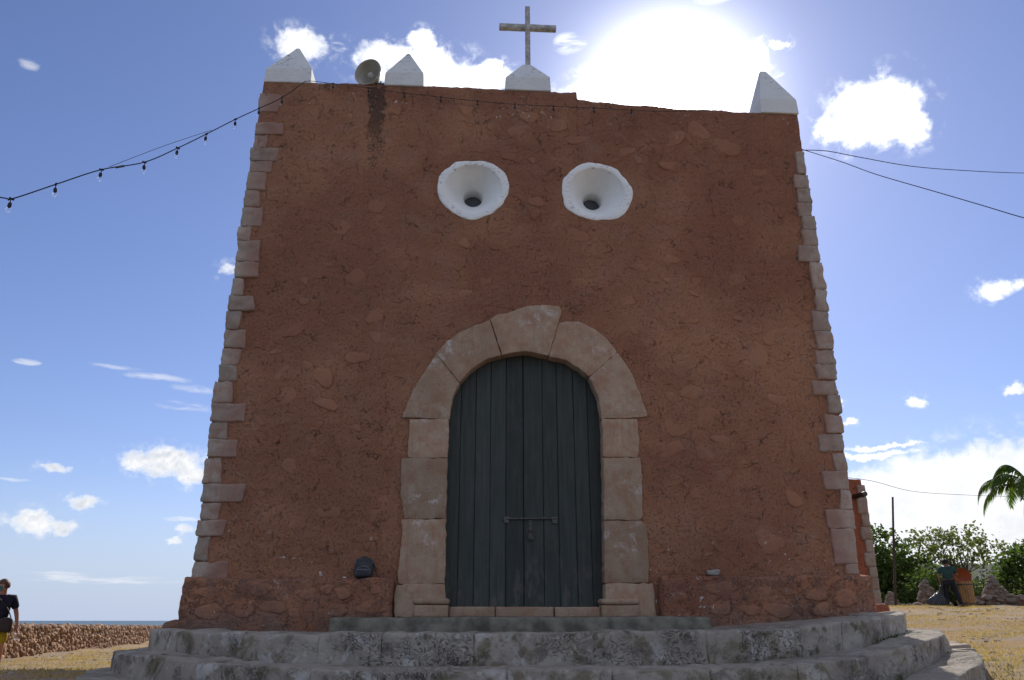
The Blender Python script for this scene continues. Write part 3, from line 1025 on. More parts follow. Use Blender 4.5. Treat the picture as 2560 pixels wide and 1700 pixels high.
# quoins
QL = [(8.95, 8.62, -4.02), (8.40, 8.197, -3.925), (8.178, 7.951, -4.16), (7.947, 7.722, -3.972), (7.704, 7.526, -4.038), (7.516, 7.213, -4.109), (7.191, 6.922, -4.172), (6.888, 6.587, -4.099), (6.565, 6.346, -4.234), (6.336, 6.007, -4.081), (5.993, 5.764, -4.067), (5.732, 5.467, -4.255), (5.447, 5.235, -4.071), (5.214, 4.94, -4.246), (4.926, 4.657, -4.132), (4.637, 4.409, -4.18), (4.389, 4.165, -4.199), (4.15, 3.857, -4.23), (3.836, 3.596, -4.023), (3.574, 3.349, -4.243), (3.327, 3.099, -4.074), (3.074, 2.744, -4.256), (2.718, 2.49, -3.925), (2.462, 2.262, -4.209), (2.245, 2.052, -4.113), (2.03, 1.735, -4.295), (1.715, 1.50, -4.018)]
QR = [(8.174, 7.788, 4.283), (7.765, 7.521, 4.197), (7.506, 7.257, 4.222), (7.245, 7.019, 4.203), (7.009, 6.786, 4.249), (6.77, 6.506, 4.217), (6.489, 6.229, 4.118), (6.219, 5.782, 4.273), (5.765, 5.418, 4.292), (5.405, 5.09, 4.195), (5.073, 4.807, 4.209), (4.782, 4.577, 4.176), (4.56, 4.335, 4.158), (4.308, 4.104, 4.071), (4.095, 3.83, 4.265), (3.796, 3.538, 4.181), (3.513, 3.273, 4.058), (3.24, 2.987, 4.234), (2.979, 2.73, 4.049), (2.723, 2.46, 4.255), (2.447, 2.195, 4.022), (2.189, 1.725, 4.061), (1.721, 1.585, 4.208)]
for side, lst in ((-1, QL), (1, QR)):
    for i, (zt, zb, xi) in enumerate(lst):
        zc = (zt + zb) / 2
        xo = float((XL if side < 0 else XR)(zc)) + side * rs.uniform(-0.008, 0.034)
        hx = abs(xo - xi) / 2
        P1, Fb = rough_block((hx, 0.21, (zt - zb) / 2 + 0.010), 0.019, (12, 6, 9), 0.019, 8.0, 100 + i + 50 * (side > 0), 4)
        # ends are cut a little askew
        P1[:, 0] += P1[:, 2] * rs.normal(0, 0.07) * (side * P1[:, 0] < 0)
        P1 = P1 + np.array([(xo + xi) / 2, 0.21 - 0.022 - rs.uniform(0, 0.014), zc])
        link('quoin_stone', mesh('quoin_stone', P1, Fb), M['quoin'], church)

# plinth
for (x0, x1, zt, yb, sd) in ((-4.54, -1.87, 1.512, 0.5, 1), (1.62, 4.50, 1.565, 1.3, 2)):
    h = ((x1 - x0) / 2, (yb + 0.17) / 2, (zt - 0.62) / 2)
    P1, Fb = rough_block(h, 0.055, (110, 14, 38), 0.014, 5.0, 200 + sd, 5)
    P1 += np.array([(x0 + x1) / 2, (yb - 0.17) / 2, (zt + 0.62) / 2])
    mk = P1[:, 1] < -0.1
    Pn = P1[:, [0, 2]]
    e = np.abs(fbm(Pn * np.array([1.0, 1.7]), 3.2, 4, 0.55, 60 + sd))
    P1[:, 1] += np.where(mk, (1 - sst(e, 0.0, 0.10)) * 0.024 * sst(fbm(Pn, 1.5, 3, 0.5, 83), -0.3, 0.3) + fbm(Pn, 1.2, 2, 0.5, 80) * 0.02, 0)
    P1[:, 2] += (P1[:, 2] > zt - 0.08) * fbm(P1, 1.6, 3, 0.5, 90 + sd) * 0.018
    if sd == 1:
        P1[:, 0] += np.where(P1[:, 0] < x0 + 0.25, (P1[:, 2] - 1.0) * 0.03 + fbm(P1, 5.0, 3, 0.5, 5) * 0.025, 0)
    pl = link('plinth', mesh('plinth', P1, Fb), M['plaster_low'], church)
    cnt = 0
    pp = []
    for i in range(400):
        x, z, a = rs.uniform(x0 + 0.2, x1 - 0.2), rs.uniform(1.02, zt - 0.12), rs.uniform(0.08, 0.2)
        bb = a * rs.uniform(0.4, 0.7)
        if any(math.hypot(x - q[0], (z - q[1]) * 1.6) < a + q[2] + 0.02 for q in pp) or z + bb > zt - 0.03:
            continue
        pp.append((x, z, a))
        m = 14
        ph = rs.uniform(0, 6.3, 3)
        th = np.arange(m) / m * 2 * math.pi
        sq = rs.uniform(2.0, 3.2)
        rr = (np.abs(np.cos(th)) ** sq + np.abs(np.sin(th)) ** sq) ** (-1 / sq)
        rr *= 1 + 0.14 * np.sin(2 * th + ph[0]) + 0.13 * np.sin(3 * th + ph[1]) + rs.normal(0, 0.05, m)
        pr = rs.uniform(0.003, 0.009)
        V, F = [], []
        for (q, yy) in ((1.10, 0.035), (1.0, 0.0), (0.86, -0.75 * pr), (0.45, -pr)):
            V += [(x + rr[k] * math.cos(th[k]) * a * q, -0.175 + yy, z + rr[k] * math.sin(th[k]) * bb * q) for k in range(m)]
        V.append((x, -0.177 - pr, z))
        for j in range(3):
            F += [(j * m + k, j * m + m + k, j * m + m + (k + 1) % m, j * m + (k + 1) % m) for k in range(m)]
        F += [(3 * m + k, 4 * m, 3 * m + (k + 1) % m) for k in range(m)]
        P2, F2 = V, F
        link('stone', mesh('stone', P2, F2), M['plinth_stone'], pl)
        cnt += 1
        if cnt > 11:
            break

# small lumps of red masonry beyond both ends of the plinth
P1, Fb = rough_block((0.36, 0.5, 0.2), 0.05, (10, 10, 6), 0.02, 5.0, 401)
link('low_ledge', mesh('low_ledge', P1 + np.array([5.17, 2.0, 1.03]), Fb), M['plaster_red'], church)
P1, Fb = rough_block((0.28, 0.4, 0.16), 0.07, (10, 10, 6), 0.03, 5.0, 402)
link('low_ledge', mesh('low_ledge', P1 + np.array([-4.78, 1.2, 0.83]), Fb), M['plaster'], church)

# door surround
ARCH = {'v1': [(-1.863, 3.68), (-1.798, 3.873), (-1.719, 4.076), (-1.427, 4.602), (-1.078, 4.181), (-1.164, 3.984), (-1.211, 3.66)],
        'v2': [(-1.421, 4.62), (-1.268, 4.809), (-1.088, 4.947), (-0.855, 5.066), (-0.661, 5.149), (-0.483, 4.62), (-0.682, 4.557), (-0.895, 4.414), (-1.072, 4.198)],
        'key': [(-0.641, 5.16), (-0.52, 5.254), (-0.384, 5.264), (-0.112, 5.372), (0.128, 5.407), (0.367, 5.383), (0.407, 5.31), (0.352, 5.127), (0.198, 4.615), (0.018, 4.664), (-0.149, 4.679), (-0.316, 4.658), (-0.466, 4.62)],
        'v4': [(0.369, 5.128), (0.499, 5.156), (0.704, 5.135), (0.871, 5.048), (1.037, 4.926), (1.192, 4.715), (1.197, 4.672), (0.78, 4.315), (0.65, 4.441), (0.452, 4.56), (0.212, 4.612)],
        'v5': [(1.211, 4.68), (1.293, 4.558), (1.387, 4.402), (1.505, 4.093), (1.603, 3.749), (1.585, 3.728), (0.947, 3.693), (0.918, 3.982), (0.796, 4.305)]}
JAMB = [[(-1.756, 3.645), (-1.221, 3.653), (-1.216, 3.111), (-1.755, 3.105)], [(-1.843, 3.091), (-1.219, 3.098), (-1.216, 2.285), (-1.769, 2.281), (-1.826, 2.59)],
        [(-1.799, 2.269), (-1.215, 2.273), (-1.211, 1.45), (-1.804, 1.448), (-1.821, 1.543), (-1.794, 2.013)], [(-1.822, 1.437), (-1.211, 1.438), (-1.199, 1.037), (-1.844, 1.036), (-1.852, 1.313)],
        [(0.95, 3.683), (1.444, 3.689), (1.457, 3.421), (1.436, 3.152), (0.946, 3.147)], [(0.946, 3.131), (1.461, 3.137), (1.466, 2.743), (1.45, 2.336), (1.426, 2.287), (0.929, 2.284)],
        [(0.929, 2.271), (1.409, 2.274), (1.506, 2.198), (1.51, 1.82), (1.484, 1.47), (0.907, 1.469)], [(0.91, 1.457), (1.539, 1.459), (1.551, 1.348), (1.563, 1.046), (0.894, 1.045)]]
for i, (nm, p) in enumerate(ARCH.items()):
    V, F = poly_stone(p, -0.036 - 0.004 * (i % 3), 0.165, 0.010, 500 + i, 0.004)
    link('arch_stone', mesh('arch_stone', V, F), M['door_stone'], church)
for i, p in enumerate(JAMB):
    low = i in (3, 7)
    V, F = poly_stone(p, -0.042 - 0.005 * ((i * 7) % 3) - (0.02 if low else 0), 0.165, 0.011, 520 + i, 0.005)
    link('jamb_stone', mesh('jamb_stone', V, F), M['door_stone'], church)
for (xa, xb, s) in ((-1.598, -1.150, 1), (0.838, 1.33, 2)):
    P1, Fb = rough_block(((xb - xa) / 2, 0.14, 0.078), 0.012, (10, 4, 4), 0.004, 8.0, 540 + s)
    jb = link('jamb_base', mesh('jamb_base', P1 + np.array([(xa + xb) / 2, 0.02, 1.108]), Fb), M['door_stone'], church)
    P1, Fb = rough_block(((xb - xa) / 2 + 0.012, 0.15, 0.04), 0.038, (12, 6, 6), 0.003, 8.0, 550 + s)
    link('moulding', mesh('moulding', P1 + np.array([(xa + xb) / 2, 0.02, 1.228]), Fb), M['door_stone'], jb)
for i, (xa, xb) in enumerate(((-1.148, -0.55), (-0.54, 0.214), (0.230, 0.836))):
    P1, Fb = rough_block(((xb - xa) / 2, 0.13, 0.067), 0.010, (12, 4, 4), 0.004, 7.0, 560 + i)
    link('threshold_stone', mesh('threshold_stone', P1 + np.array([(xa + xb) / 2, 0.07, 1.098]), Fb), M['door_stone'], church)

# door: two leaves of vertical planks
door = MB().box(-1.32, 1.07, 0.225, 0.27, 1.10, 3.7).build('door', M['door'], church)
PX = [-1.31, -1.048, -0.833, -0.62, -0.40, -0.157, 0.122, 0.333, 0.575, 0.777, 1.06]
for i in range(10):
    xa, xb = PX[i] + 0.0025, PX[i + 1] - 0.0025
    if i == 5:
        xa += 0.006
    n = 6
    yf = 0.185 + rs.uniform(-0.002, 0.002)
    xsx = np.linspace(xa, xb, n)
    top = 3.70 + 1.02 * np.sqrt(np.clip(1 - ((xsx + 0.13) / 1.22) ** 2, 0, 1))
    V, F = [], []
    yy = np.array([0.006, 0.0, 0.0, 0.0, 0.0, 0.006]) + yf
    xx = np.array([xa, xa + 0.006, xa + (xb - xa) * .4, xa + (xb - xa) * .6, xb - 0.006, xb])
    tz = np.interp(xx, xsx, top)
    for k in range(6):
        V += [(xx[k], yy[k], 1.168), (xx[k], yy[k], tz[k])]
    V += [(xa, 0.224, 1.168), (xa, 0.224, tz[0]), (xb, 0.224, 1.168), (xb, 0.224, tz[5])]
    for k in range(5):
        F.append((2 * k, 2 * k + 2, 2 * k + 3, 2 * k + 1))
    F += [(12, 0, 1, 13), (10, 14, 15, 11), (12, 14, 10, 8, 6, 4, 2, 0), (1, 3, 5, 7, 9, 11, 15, 13)]
    link('plank', mesh('plank', V, F, False), M['door'], door)
bolt = MB().tube([(-0.42, 0.165, 2.315), (0.30, 0.165, 2.322)], 0.014, 8)
bolt.tube([(-0.41, 0.165, 2.335), (-0.42, 0.150, 2.28)], 0.013, 6)
bolt.box(-0.43, -0.36, 0.160, 0.186, 2.26, 2.345, 0.004).box(0.24, 0.31, 0.160, 0.186, 2.26, 2.345, 0.004)
bolt.build('bolt', M['galv'], door)
MB().box(-0.085, -0.035, 0.168, 0.186, 2.09, 2.30, 0.004).build('hasp', M['iron'], door)
pk = MB().box(-0.095, -0.025, 0.135, 0.168, 2.035, 2.105, 0.008)
pk.tube([(-0.085, 0.155, 2.105), (-0.085, 0.155, 2.135), (-0.06, 0.155, 2.155), (-0.035, 0.155, 2.135), (-0.035, 0.155, 2.105)], 0.007, 6)
pk.build('padlock', M['iron'], door)

# round openings: ragged white rim, funnel, short dark tube
for ei, (ex, ez) in enumerate(EYES):
    n = 72
    jr = np.random.default_rng(600 + ei)
    th = np.arange(n) / n * 2 * math.pi
    lob = 0.020 * np.sin(2 * th + 1.1 + ei) + 0.012 * np.sin(3 * th + 2.5 * ei) + 0.009 * np.sin(7 * th + ei) + np.convolve(np.r_[jr.normal(0, 1, n), 0, 0], [.25, .5, .25], 'valid')[:n] * 0.011
    prof = [(0.541, 0.014, 1.0, 0, 0), (0.540, -0.008, 1.0, 0, 0), (0.535, -0.013, 1.0, 0, 0), (0.50, -0.015, 0.7, 0, 0), (0.445, -0.014, 0.35, 0, 0), (0.438, -0.010, 0.3, 0, 0), (0.432, 0.002, 0.3, 0, 0), (0.415, 0.03, 0.2, 0, 0.006), (0.365, 0.10, 0, 0, 0.018), (0.285, 0.22, 0, 0, 0.04), (0.215, 0.34, 0, 0, 0.055),
            (0.165, 0.425, 0, 0, 0.07), (0.154, 0.445, 0, 0, 0.072), (0.151, 0.47, 0, 0, 0.074), (0.15, 0.62, 0, 0, 0.075), (0.148, 0.80, 0, 0, 0.075)]
    V, F = [], []
    for (r_, y_, j_, ox, oz) in prof:
        for k in range(n):
            q = r_ + lob[k] * j_
            V.append((ex + ox + q * math.cos(th[k]), y_ + (jr.normal(0, 0.002) if y_ < 0.2 else 0), ez + oz + q * 0.985 * math.sin(th[k])))
    for j in range(len(prof) - 1):
        for k in range(n):
            a, b2 = j * n + k, j * n + (k + 1) % n
            F.append((a, a + n, b2 + n, b2))
    oc = link('window_opening', mesh('window_opening', V, F), M['white_oculus'], church)
    cap = [(ex + 0.150 * math.cos(t), 0.66, ez + 0.075 + 0.150 * math.sin(t)) for t in th[::3]]
    link('shade_disc', mesh('shade_disc', cap, [tuple(range(len(cap)))], False), plain('shade_disc_grey', (0.10, 0.11, 0.13), 0.8), oc)  # added grey disc, its colour painted as the shade inside the church

# merlons along the parapet
for i, (x0, x1, z0, sl, sr, ax, aw, zt, dp) in enumerate(((-4.335, -3.58, 9.185, 9.43, 9.49, -3.915, 0.05, 10.085, 0.62), (-2.41, -1.765, 9.205, 9.45, 9.465, -2.062, 0.045, 10.05, 0.6),
                                                        (-0.44, 0.315, 9.20, 9.44, 9.475, -0.055, 0.125, 9.925, 0.6), (3.80, 4.44, 8.93, 9.20, 9.20, 4.05, 0.10, 9.99, 0.66))):
    bm = bmesh.new()
    y0, y1 = -0.018, dp
    yc = (y0 + y1) / 2
    zz = [z0 - 0.02] * 4
    B = [bm.verts.new(q) for q in ((x0, y0, z0), (x1, y0, z0), (x1, y1, z0 - 0.03), (x0, y1, z0 - 0.03))]
    ins = 0.012
    S_ = [bm.verts.new(q) for q in ((x0 + ins, y0 + 0.008, sl), (x1 - ins, y0 + 0.008, sr), (x1 - ins, y1, sr), (x0 + ins, y1, sl))]
    T_ = [bm.verts.new(q) for q in ((ax - aw / 2, yc - 0.03, zt), (ax + aw / 2, yc - 0.03, zt), (ax + aw / 2, yc + 0.03, zt), (ax - aw / 2, yc + 0.03, zt))]
    for k in range(4):
        l = (k + 1) % 4
        bm.faces.new((B[k], B[l], S_[l], S_[k]))
        bm.faces.new((S_[k], S_[l], T_[l], T_[k]))
    bm.faces.new(T_)
    bm.faces.new(B[::-1])
    bmesh.ops.bevel(bm, geom=[e for e in bm.edges], offset=0.016, segments=2, profile=0.6, affect='EDGES')
    bmesh.ops.triangulate(bm, faces=[f for f in bm.faces if len(f.verts) > 4])
    bmesh.ops.subdivide_edges(bm, edges=[e for e in bm.edges if e.calc_length() > 0.15], cuts=3, use_grid_fill=True)
    co_ = np.array([v.co[:] for v in bm.verts])
    dn = fbm(co_, 4.0, 3, 0.5, 620 + i) * 0.006
    for v, q in zip(bm.verts, dn):
        v.co.y += q
        v.co.x += q * 0.7
    me = bpy.data.meshes.new('merlon')
    bm.to_mesh(me)
    bm.free()
    me.polygons.foreach_set('use_smooth', [False] * len(me.polygons))
    link('merlon', me, M['white'], church)

# annex to the right
P1, Fb = rough_block((1.70, 0.4, 1.72), 0.05, (40, 4, 40), 0.015, 2.0, 640)
P1 = P1 + np.array([5.95, 6.4, 2.20])
P1[:, 0] += (P1[:, 0] > 7.3) * (P1[:, 2] - 1.3) * 0.004
annex = link('annex_wall', mesh('annex_wall', P1, Fb), M['plaster_red'], church)
zq = 1.25
i = 0
while zq < 3.7:
    hq = rs.uniform(0.22, 0.36)
    P1, Fb = rough_block((0.09 + 0.03 * (i % 2), 0.3, hq / 2 + 0.002), 0.012, (4, 5, 4), 0.010, 7.0, 650 + i)
    link('quoin_stone', mesh('quoin_stone', P1 + np.array([7.60 - 0.03 * (i % 2), 6.27, zq + hq / 2]), Fb), M['quoin'], annex)
    zq += hq
    i += 1
MB().tube([(7.42, 6.02, 3.52), (7.40, 5.45, 3.50)], 0.055, 8).build('water_spout', M['iron'], annex)

# ------------------------------------------------------------------ cross, loudspeaker
cr = thing('cross', 'weathered grey wooden cross standing on the middle white merlon', 'cross', (-0.04, 0.3, 9.9))
P1, Fb = rough_block((0.0425, 0.045, 0.63), 0.005, (2, 2, 20), 0.002, 9.0, 660)
link('post', mesh('post', P1 + np.array([-0.037, 0.3, 10.52]), Fb, False), M['wood'], cr)
P1, Fb = rough_block((0.495, 0.04, 0.050), 0.005, (16, 2, 2), 0.002, 9.0, 661)
link('crossbar', mesh('crossbar', P1 + np.array([-0.036, 0.298, 10.715]), Fb, False), M['wood'], cr)

horn_m = plain('cream_horn_paint', (0.46, 0.44, 0.38), 0.55, 0.18, 5.0)
sp = thing('loudspeaker', 'cream horn loudspeaker on the parapet between two white merlons', 'loudspeaker', (-2.6, 0.1, 9.24))
ax_ = Vector((-0.36, -0.90, -0.05)).normalized()
Mx = Matrix.Translation(Vector((-2.68, -0.02, 9.43))) @ ax_.to_track_quat('Z', 'Y').to_matrix().to_4x4()
prof = [(0.232, 0.0), (0.236, 0.012), (0.228, 0.018), (0.222, 0.006), (0.20, -0.05), (0.165, -0.13), (0.115, -0.21), (0.06, -0.26), (0.03, -0.28)]
prof = [(0.235, -0.01), (0.210, -0.06), (0.172, -0.14), (0.122, -0.22), (0.07, -0.27), (0.065, -0.30)][::-1] + prof
MB().lathe(prof, 32, Mx).build('horn', horn_m, sp, True)
MB().lathe([(0.001, -0.05), (0.045, -0.07), (0.05, -0.12), (0.03, -0.25)], 16, Mx).build('diffuser', horn_m, sp, True)
MB().lathe([(0.001, -0.45), (0.07, -0.44), (0.075, -0.32), (0.066, -0.29), (0.001, -0.29)], 16, Mx).build('driver', horn_m, sp, True)
br = MB().tube([(-2.56, 0.22, 9.42), (-2.50, 0.16, 9.33), (-2.46, 0.12, 9.235)], 0.02, 6)
br.box(-2.56, -2.36, 0.02, 0.2, 9.225, 9.262, 0.006).tube([(-2.64, 0.2, 9.40), (-2.42, 0.08, 9.25)], 0.014, 6)
br.build('bracket', M['galv'], sp)

# ------------------------------------------------------------------ string lights and cables
glass = bpy.data.materials.new('bulb_glass')
glass.use_nodes = True
nt = NT(glass.node_tree)
o_ = nt.n('ShaderNodeOutputMaterial')
gl_ = nt.n('ShaderNodeBsdfGlass')
gl_.inputs['IOR'].default_value = 1.15
gl_.inputs['Roughness'].default_value = 0.05
tr_ = nt.n('ShaderNodeBsdfTransparent')
mx_ = nt.n('ShaderNodeMixShader')
mx_.inputs[0].default_value = 0.6
nt.link(tr_.outputs[0], mx_.inputs[1])
nt.link(gl_.outputs[0], mx_.inputs[2])
nt.link(mx_.outputs[0], o_.inputs['Surface'])


def smooth_path(pts, n=6, sag=0.0):
    pts = [Vector(p) for p in pts]
    out = []
    for i in range(len(pts) - 1):
        p0, p1, p2, p3 = pts[max(i - 1, 0)], pts[i], pts[i + 1], pts[min(i + 2, len(pts) - 1)]
        for k in range(n):
            t = k / n
            out.append(0.5 * ((2 * p1) + (p2 - p0) * t + (2 * p0 - 5 * p1 + 4 * p2 - p3) * t * t + (3 * p1 - p0 - 3 * p2 + p3) * t ** 3))
    out.append(pts[-1])
    return out


sock_me = MB().tube([(0, 0, 0.0), (0.004, 0, -0.022), (0.0, 0, -0.042)], 0.0045, 5).lathe([(0.002, -0.04), (0.014, -0.043), (0.017, -0.06), (0.017, -0.084), (0.012, -0.09)], 8).box(-0.022, 0.022, -0.008, 0.008, -0.008, 0.008)
sock_mesh = mesh('socket', sock_me.v, sock_me.f, True)
sock_mesh.materials.append(M['black'])
bl_ = MB().lathe([(0.012, -0.086), (0.017, -0.097), (0.0235, -0.113), (0.022, -0.128), (0.013, -0.139), (0.001, -0.142)], 10)
bulb_mesh = mesh('bulb', bl_.v, bl_.f, True)
bulb_mesh.materials.append(glass)


def string_lights(label, wire_pts, bulbs, r, sc, loc):
    t = thing('string_lights', label, 'string lights', loc, group='strings of bulbs on the church')
    MB().tube(smooth_path(wire_pts), r, 5).build('wire', M['wire'], t, True)
    for p in bulbs:
        lp = Vector(p) - Vector(loc)
        rot = (random.uniform(-.08, .08), random.uniform(-.08, .08), random.uniform(0, 6))
        bo = link('bulb', bulb_mesh, None, t, loc=lp, rot=rot, scale=(sc, sc, sc))
        link('socket', sock_mesh, None, bo, loc=(0, 0, 0))
    return t


WP = [(-6.2, -4.3, 4.75), (-5.587, -3.757, 4.928), (-5.692 + .06, -3.504, 5.082 - .03), (-5.479, -3.061, 5.484), (-5.249, -2.629, 5.938), (-4.977, -2.197, 6.314), (-4.764, -1.81, 6.774), (-4.567, -1.442, 7.237), (-4.333, -1.071, 7.738), (-4.133, -0.721, 8.176), (-3.911, -0.375, 8.629), (-3.657, -0.06, 9.182)]
string_lights('string of clear bulbs on a black wire running down left from the church corner', WP, WP[2:11], 0.007, 1.1, (-3.657, -0.06, 9.18))
MB().tube(smooth_path([(-5.20, -2.56, 6.02), (-4.86, -1.95, 6.72), (-4.52, -1.40, 7.33)]), 0.003, 4).build('tie_wire', M['wire'], bpy.data.objects['string_lights'])
MB().tube([(-5.16, -2.49, 6.055), (-5.11, -2.41, 6.125)], 0.014, 6).build('connector', M['galv'], bpy.data.objects['string_lights'])
FWP = [(-3.657, -0.06, 9.18), (-3.545, -0.08, 9.173), (-3.205, -0.08, 9.139), (-2.637, -0.08, 9.081), (-2.067, -0.08, 9.007), (-1.477, -0.08, 8.953), (-0.885, -0.08, 8.903), (-0.282, -0.08, 8.866), (0.345, -0.08, 8.855), (0.84, -0.08, 8.85), (2.2, -0.08, 8.83), (3.55, -0.06, 8.94)]
string_lights('string of clear bulbs hanging along the top of the red church front', FWP, FWP[2:9] + [(1.0, -0.08, 8.85), (1.62, -0.08, 8.84)], 0.0045, 1.0, (-3.6, -0.08, 9.17))
for nm, lab, pts, r in (('cable', 'upper of two thin cables leaving the right church corner', [(4.44, 0.2, 8.36), (5.084, 0.515, 8.57), (6.003, 1.151, 8.883), (7.493, 1.998, 9.266), (9.059, 2.741, 9.675), (11.12, 3.674, 10.246), (13.5, 4.6, 10.9)], 0.0075),
                        ('cable', 'lower of two thin cables leaving the right church corner', [(4.44, 0.15, 8.36), (4.789, -0.462, 7.741), (4.976, -1.028, 7.184), (5.207, -1.885, 6.426), (5.316, -2.575, 5.839), (5.326, -3.214, 5.32), (5.3, -3.8, 4.9)], 0.006),
                        ('cable', 'thin pale cable strung from the low annex towards the palm', [(7.0, 6.0, 4.05 - .1), (7.826, 5.99, 3.87), (10.907, 9.867, 4.258), (13.886, 12.746, 4.614), (18.864, 16.63, 5.134), (22, 19, 5.5)], 0.006)):
    ob = MB().tube(smooth_path(pts), r, 5).build(nm, M['wire'], None, True)
    tag(ob, lab, 'cable', 'cables tied to the church')

# ------------------------------------------------------------------ steps
steps = thing('front_steps', 'wide curved stone steps in front of the church door', 'steps', (0, -2, 0.07))


def curve(k, u):
    """outline of step k: u in [0,1] from the back left round the front to the back right"""
    xl, xr, ye, yf, yb = ((-4.76, 4.63, 0.15, -3.30, 1.6), (-5.08, 4.93, 0.25, -4.30, 2.0), (-5.30, 5.04, 0.3, -5.25, 1.2))[k]
    cx, a = (xl + xr) / 2, (xr - xl) / 2
    n = 2.0
    u = np.asarray(u, float)
    ph = np.clip((u - 0.08) / 0.84, 0, 1) * math.pi
    x = cx - a * np.sign(np.cos(ph)) * np.abs(np.cos(ph)) ** (2 / n)
    y = ye + (yf - ye) * np.abs(np.sin(ph)) ** (2 / n)
    y = np.where(u < 0.08, ye + (yb - ye) * (0.08 - u) / 0.08, y)
    y = np.where(u > 0.92, ye + (yb - ye) * (u - 0.92) / 0.08, y)
    return np.stack([x, y], -1)


STEP_Z = (0.888, 0.635, 0.368)


def lift(k, x):
    return ramp_right(x) + (0.0, 0.034, 0.085)[k] * sst(np.abs(x), 2.4, 4.4) + (0.0, 0.0, 0.03)[k] * sst(x, 2.4, 4.2)


UU = np.linspace(0, 1, 2001)
for k in range(3):
    C0 = curve(k, UU)
    seg = np.r_[0, np.cumsum(np.linalg.norm(np.diff(C0, axis=0), axis=1))]
    Ltot = seg[-1]
    T0 = np.gradient(C0, axis=0)
    T0 /= np.linalg.norm(T0, axis=1, keepdims=True)
    N0 = np.c_[T0[:, 1], -T0[:, 0]]
    # inward normal points to the middle of the platform
    inn = -N0 if np.mean(np.sum(N0 * (C0 - np.array([0, 0])), axis=1)) > 0 else N0

    def at(s, rin, C0=C0, seg=seg, inn=inn):
        s = np.clip(s, 0, seg[-1])
        return np.stack([np.interp(s, seg, C0[:, 0]) + np.interp(s, seg, inn[:, 0]) * rin, np.interp(s, seg, C0[:, 1]) + np.interp(s, seg, inn[:, 1]) * rin], -1)
    # tread surface
    ns = 240
    ss = np.linspace(0, Ltot, ns)
    if k == 0:
        inner = np.c_[np.linspace(-4.6, 4.5, ns), np.full(ns, 1.0)]
    else:
        Cp = curve(k - 1, UU)
        sp_ = np.r_[0, np.cumsum(np.linalg.norm(np.diff(Cp, axis=0), axis=1))]
        q = np.linspace(0, sp_[-1], ns)
        inner = np.stack([np.interp(q, sp_, Cp[:, 0]), np.interp(q, sp_, Cp[:, 1])], -1)
        inner = inner * np.array([0.97, 1.0]) + np.array([0, 0.12])
    outer = at(ss, np.full(ns, 0.30))
    nt_ = 24
    V = []
    for j in range(nt_):
        t = j / (nt_ - 1)
        pxy = outer * (1 - t) + inner * t
        zz = STEP_Z[k] + lift(k, pxy[:, 0]) - 0.022 + fbm(pxy, 2.5, 4, 0.6, 700 + k) * 0.010
        V.append(np.c_[pxy, zz])
    V = np.vstack(V)
    a = np.arange(ns - 1)
    F = np.vstack([np.c_[j * ns + a, (j + 1) * ns + a, (j + 1) * ns + a + 1, j * ns + a + 1] for j in range(nt_ - 1)])
    st = link('step', mesh('step', V, F[:, ::-1]), M['step'], steps)
    # edge stones
    s = 0.0
    i = 0
    rsk = np.random.default_rng(720 + k)
    while s < Ltot - 0.3:
        ln = min(rsk.uniform(0.55, 1.25), Ltot - s)
        if Ltot - s - ln < 0.35:
            ln = Ltot - s
        zt_off = rsk.normal(0, 0.006)
        hh = 0.20
        P1, Fb = rough_block((ln / 2 + 0.004, 0.25, hh), 0.020 + 0.006 * rsk.random(), (22, 8, 12), 0.016, 5.0, 740 + 60 * k + i, 5)
        sm = s + ln / 2
        rin = 0.25 + P1[:, 1] + rsk.normal(0, 0.007)
        xy = at(sm + P1[:, 0], rin)
        big = fbm(np.c_[xy, P1[:, 2]], 2.2, 4, 0.55, 760 + k) * 0.034
        inn_v = np.stack([np.interp(sm + P1[:, 0], seg, inn[:, 0]), np.interp(sm + P1[:, 0], seg, inn[:, 1])], -1)
        xy = xy + inn_v * big[:, None]
        zt = STEP_Z[k] + lift(k, xy[:, 0]) + zt_off + fbm(xy, 0.9, 2, 0.5, 770 + k) * 0.014
        z = zt - hh + P1[:, 2]
        link('edge_stone', mesh('edge_stone', np.c_[xy, z], Fb), M['step'], st)
        s += ln
        i += 1

# landing slab below the door
P1, Fb = rough_block((2.32, 0.46, 0.12), 0.028, (60, 10, 8), 0.010, 4.0, 790)
P1[:, 2] += P1[:, 0] * 0.003
link('landing_slab', mesh('landing_slab', P1 + np.array([-0.24, -0.30, 0.915]), Fb), M['concrete'], steps)

# thin slabs bedded on the right end of the lowest step
slab_m = plain('bedded_slab_stone', (0.35, 0.28, 0.215), 0.95, 0.25, 6.0, 0.8, dist=0.015)
for i, (x, y, a, bb, rz) in enumerate(((4.86, 0.20, .22, .17, .1), (4.84, -0.22, .24, .18, .05), (4.76, -0.66, .27, .19, -.14), (4.62, -1.10, .30, .20, -.27), (4.42, -1.54, .33, .20, -.38), (4.16, -1.98, .36, .20, -.5), (4.88, 0.62, .2, .18, .1))):
    P1, Fb = rough_block((a, bb, 0.035), 0.025, (12, 8, 3), 0.014, 6.0, 800 + i)
    ca, sa = math.cos(rz), math.sin(rz)
    P1 = np.c_[P1[:, 0] * ca - P1[:, 1] * sa + x, P1[:, 0] * sa + P1[:, 1] * ca + y, P1[:, 2] + STEP_Z[2] + float(lift(2, x)) + 0.022 + P1[:, 0] * rs.normal(0, 0.04)]
    link('slab', mesh('slab', P1, Fb), slab_m, steps)

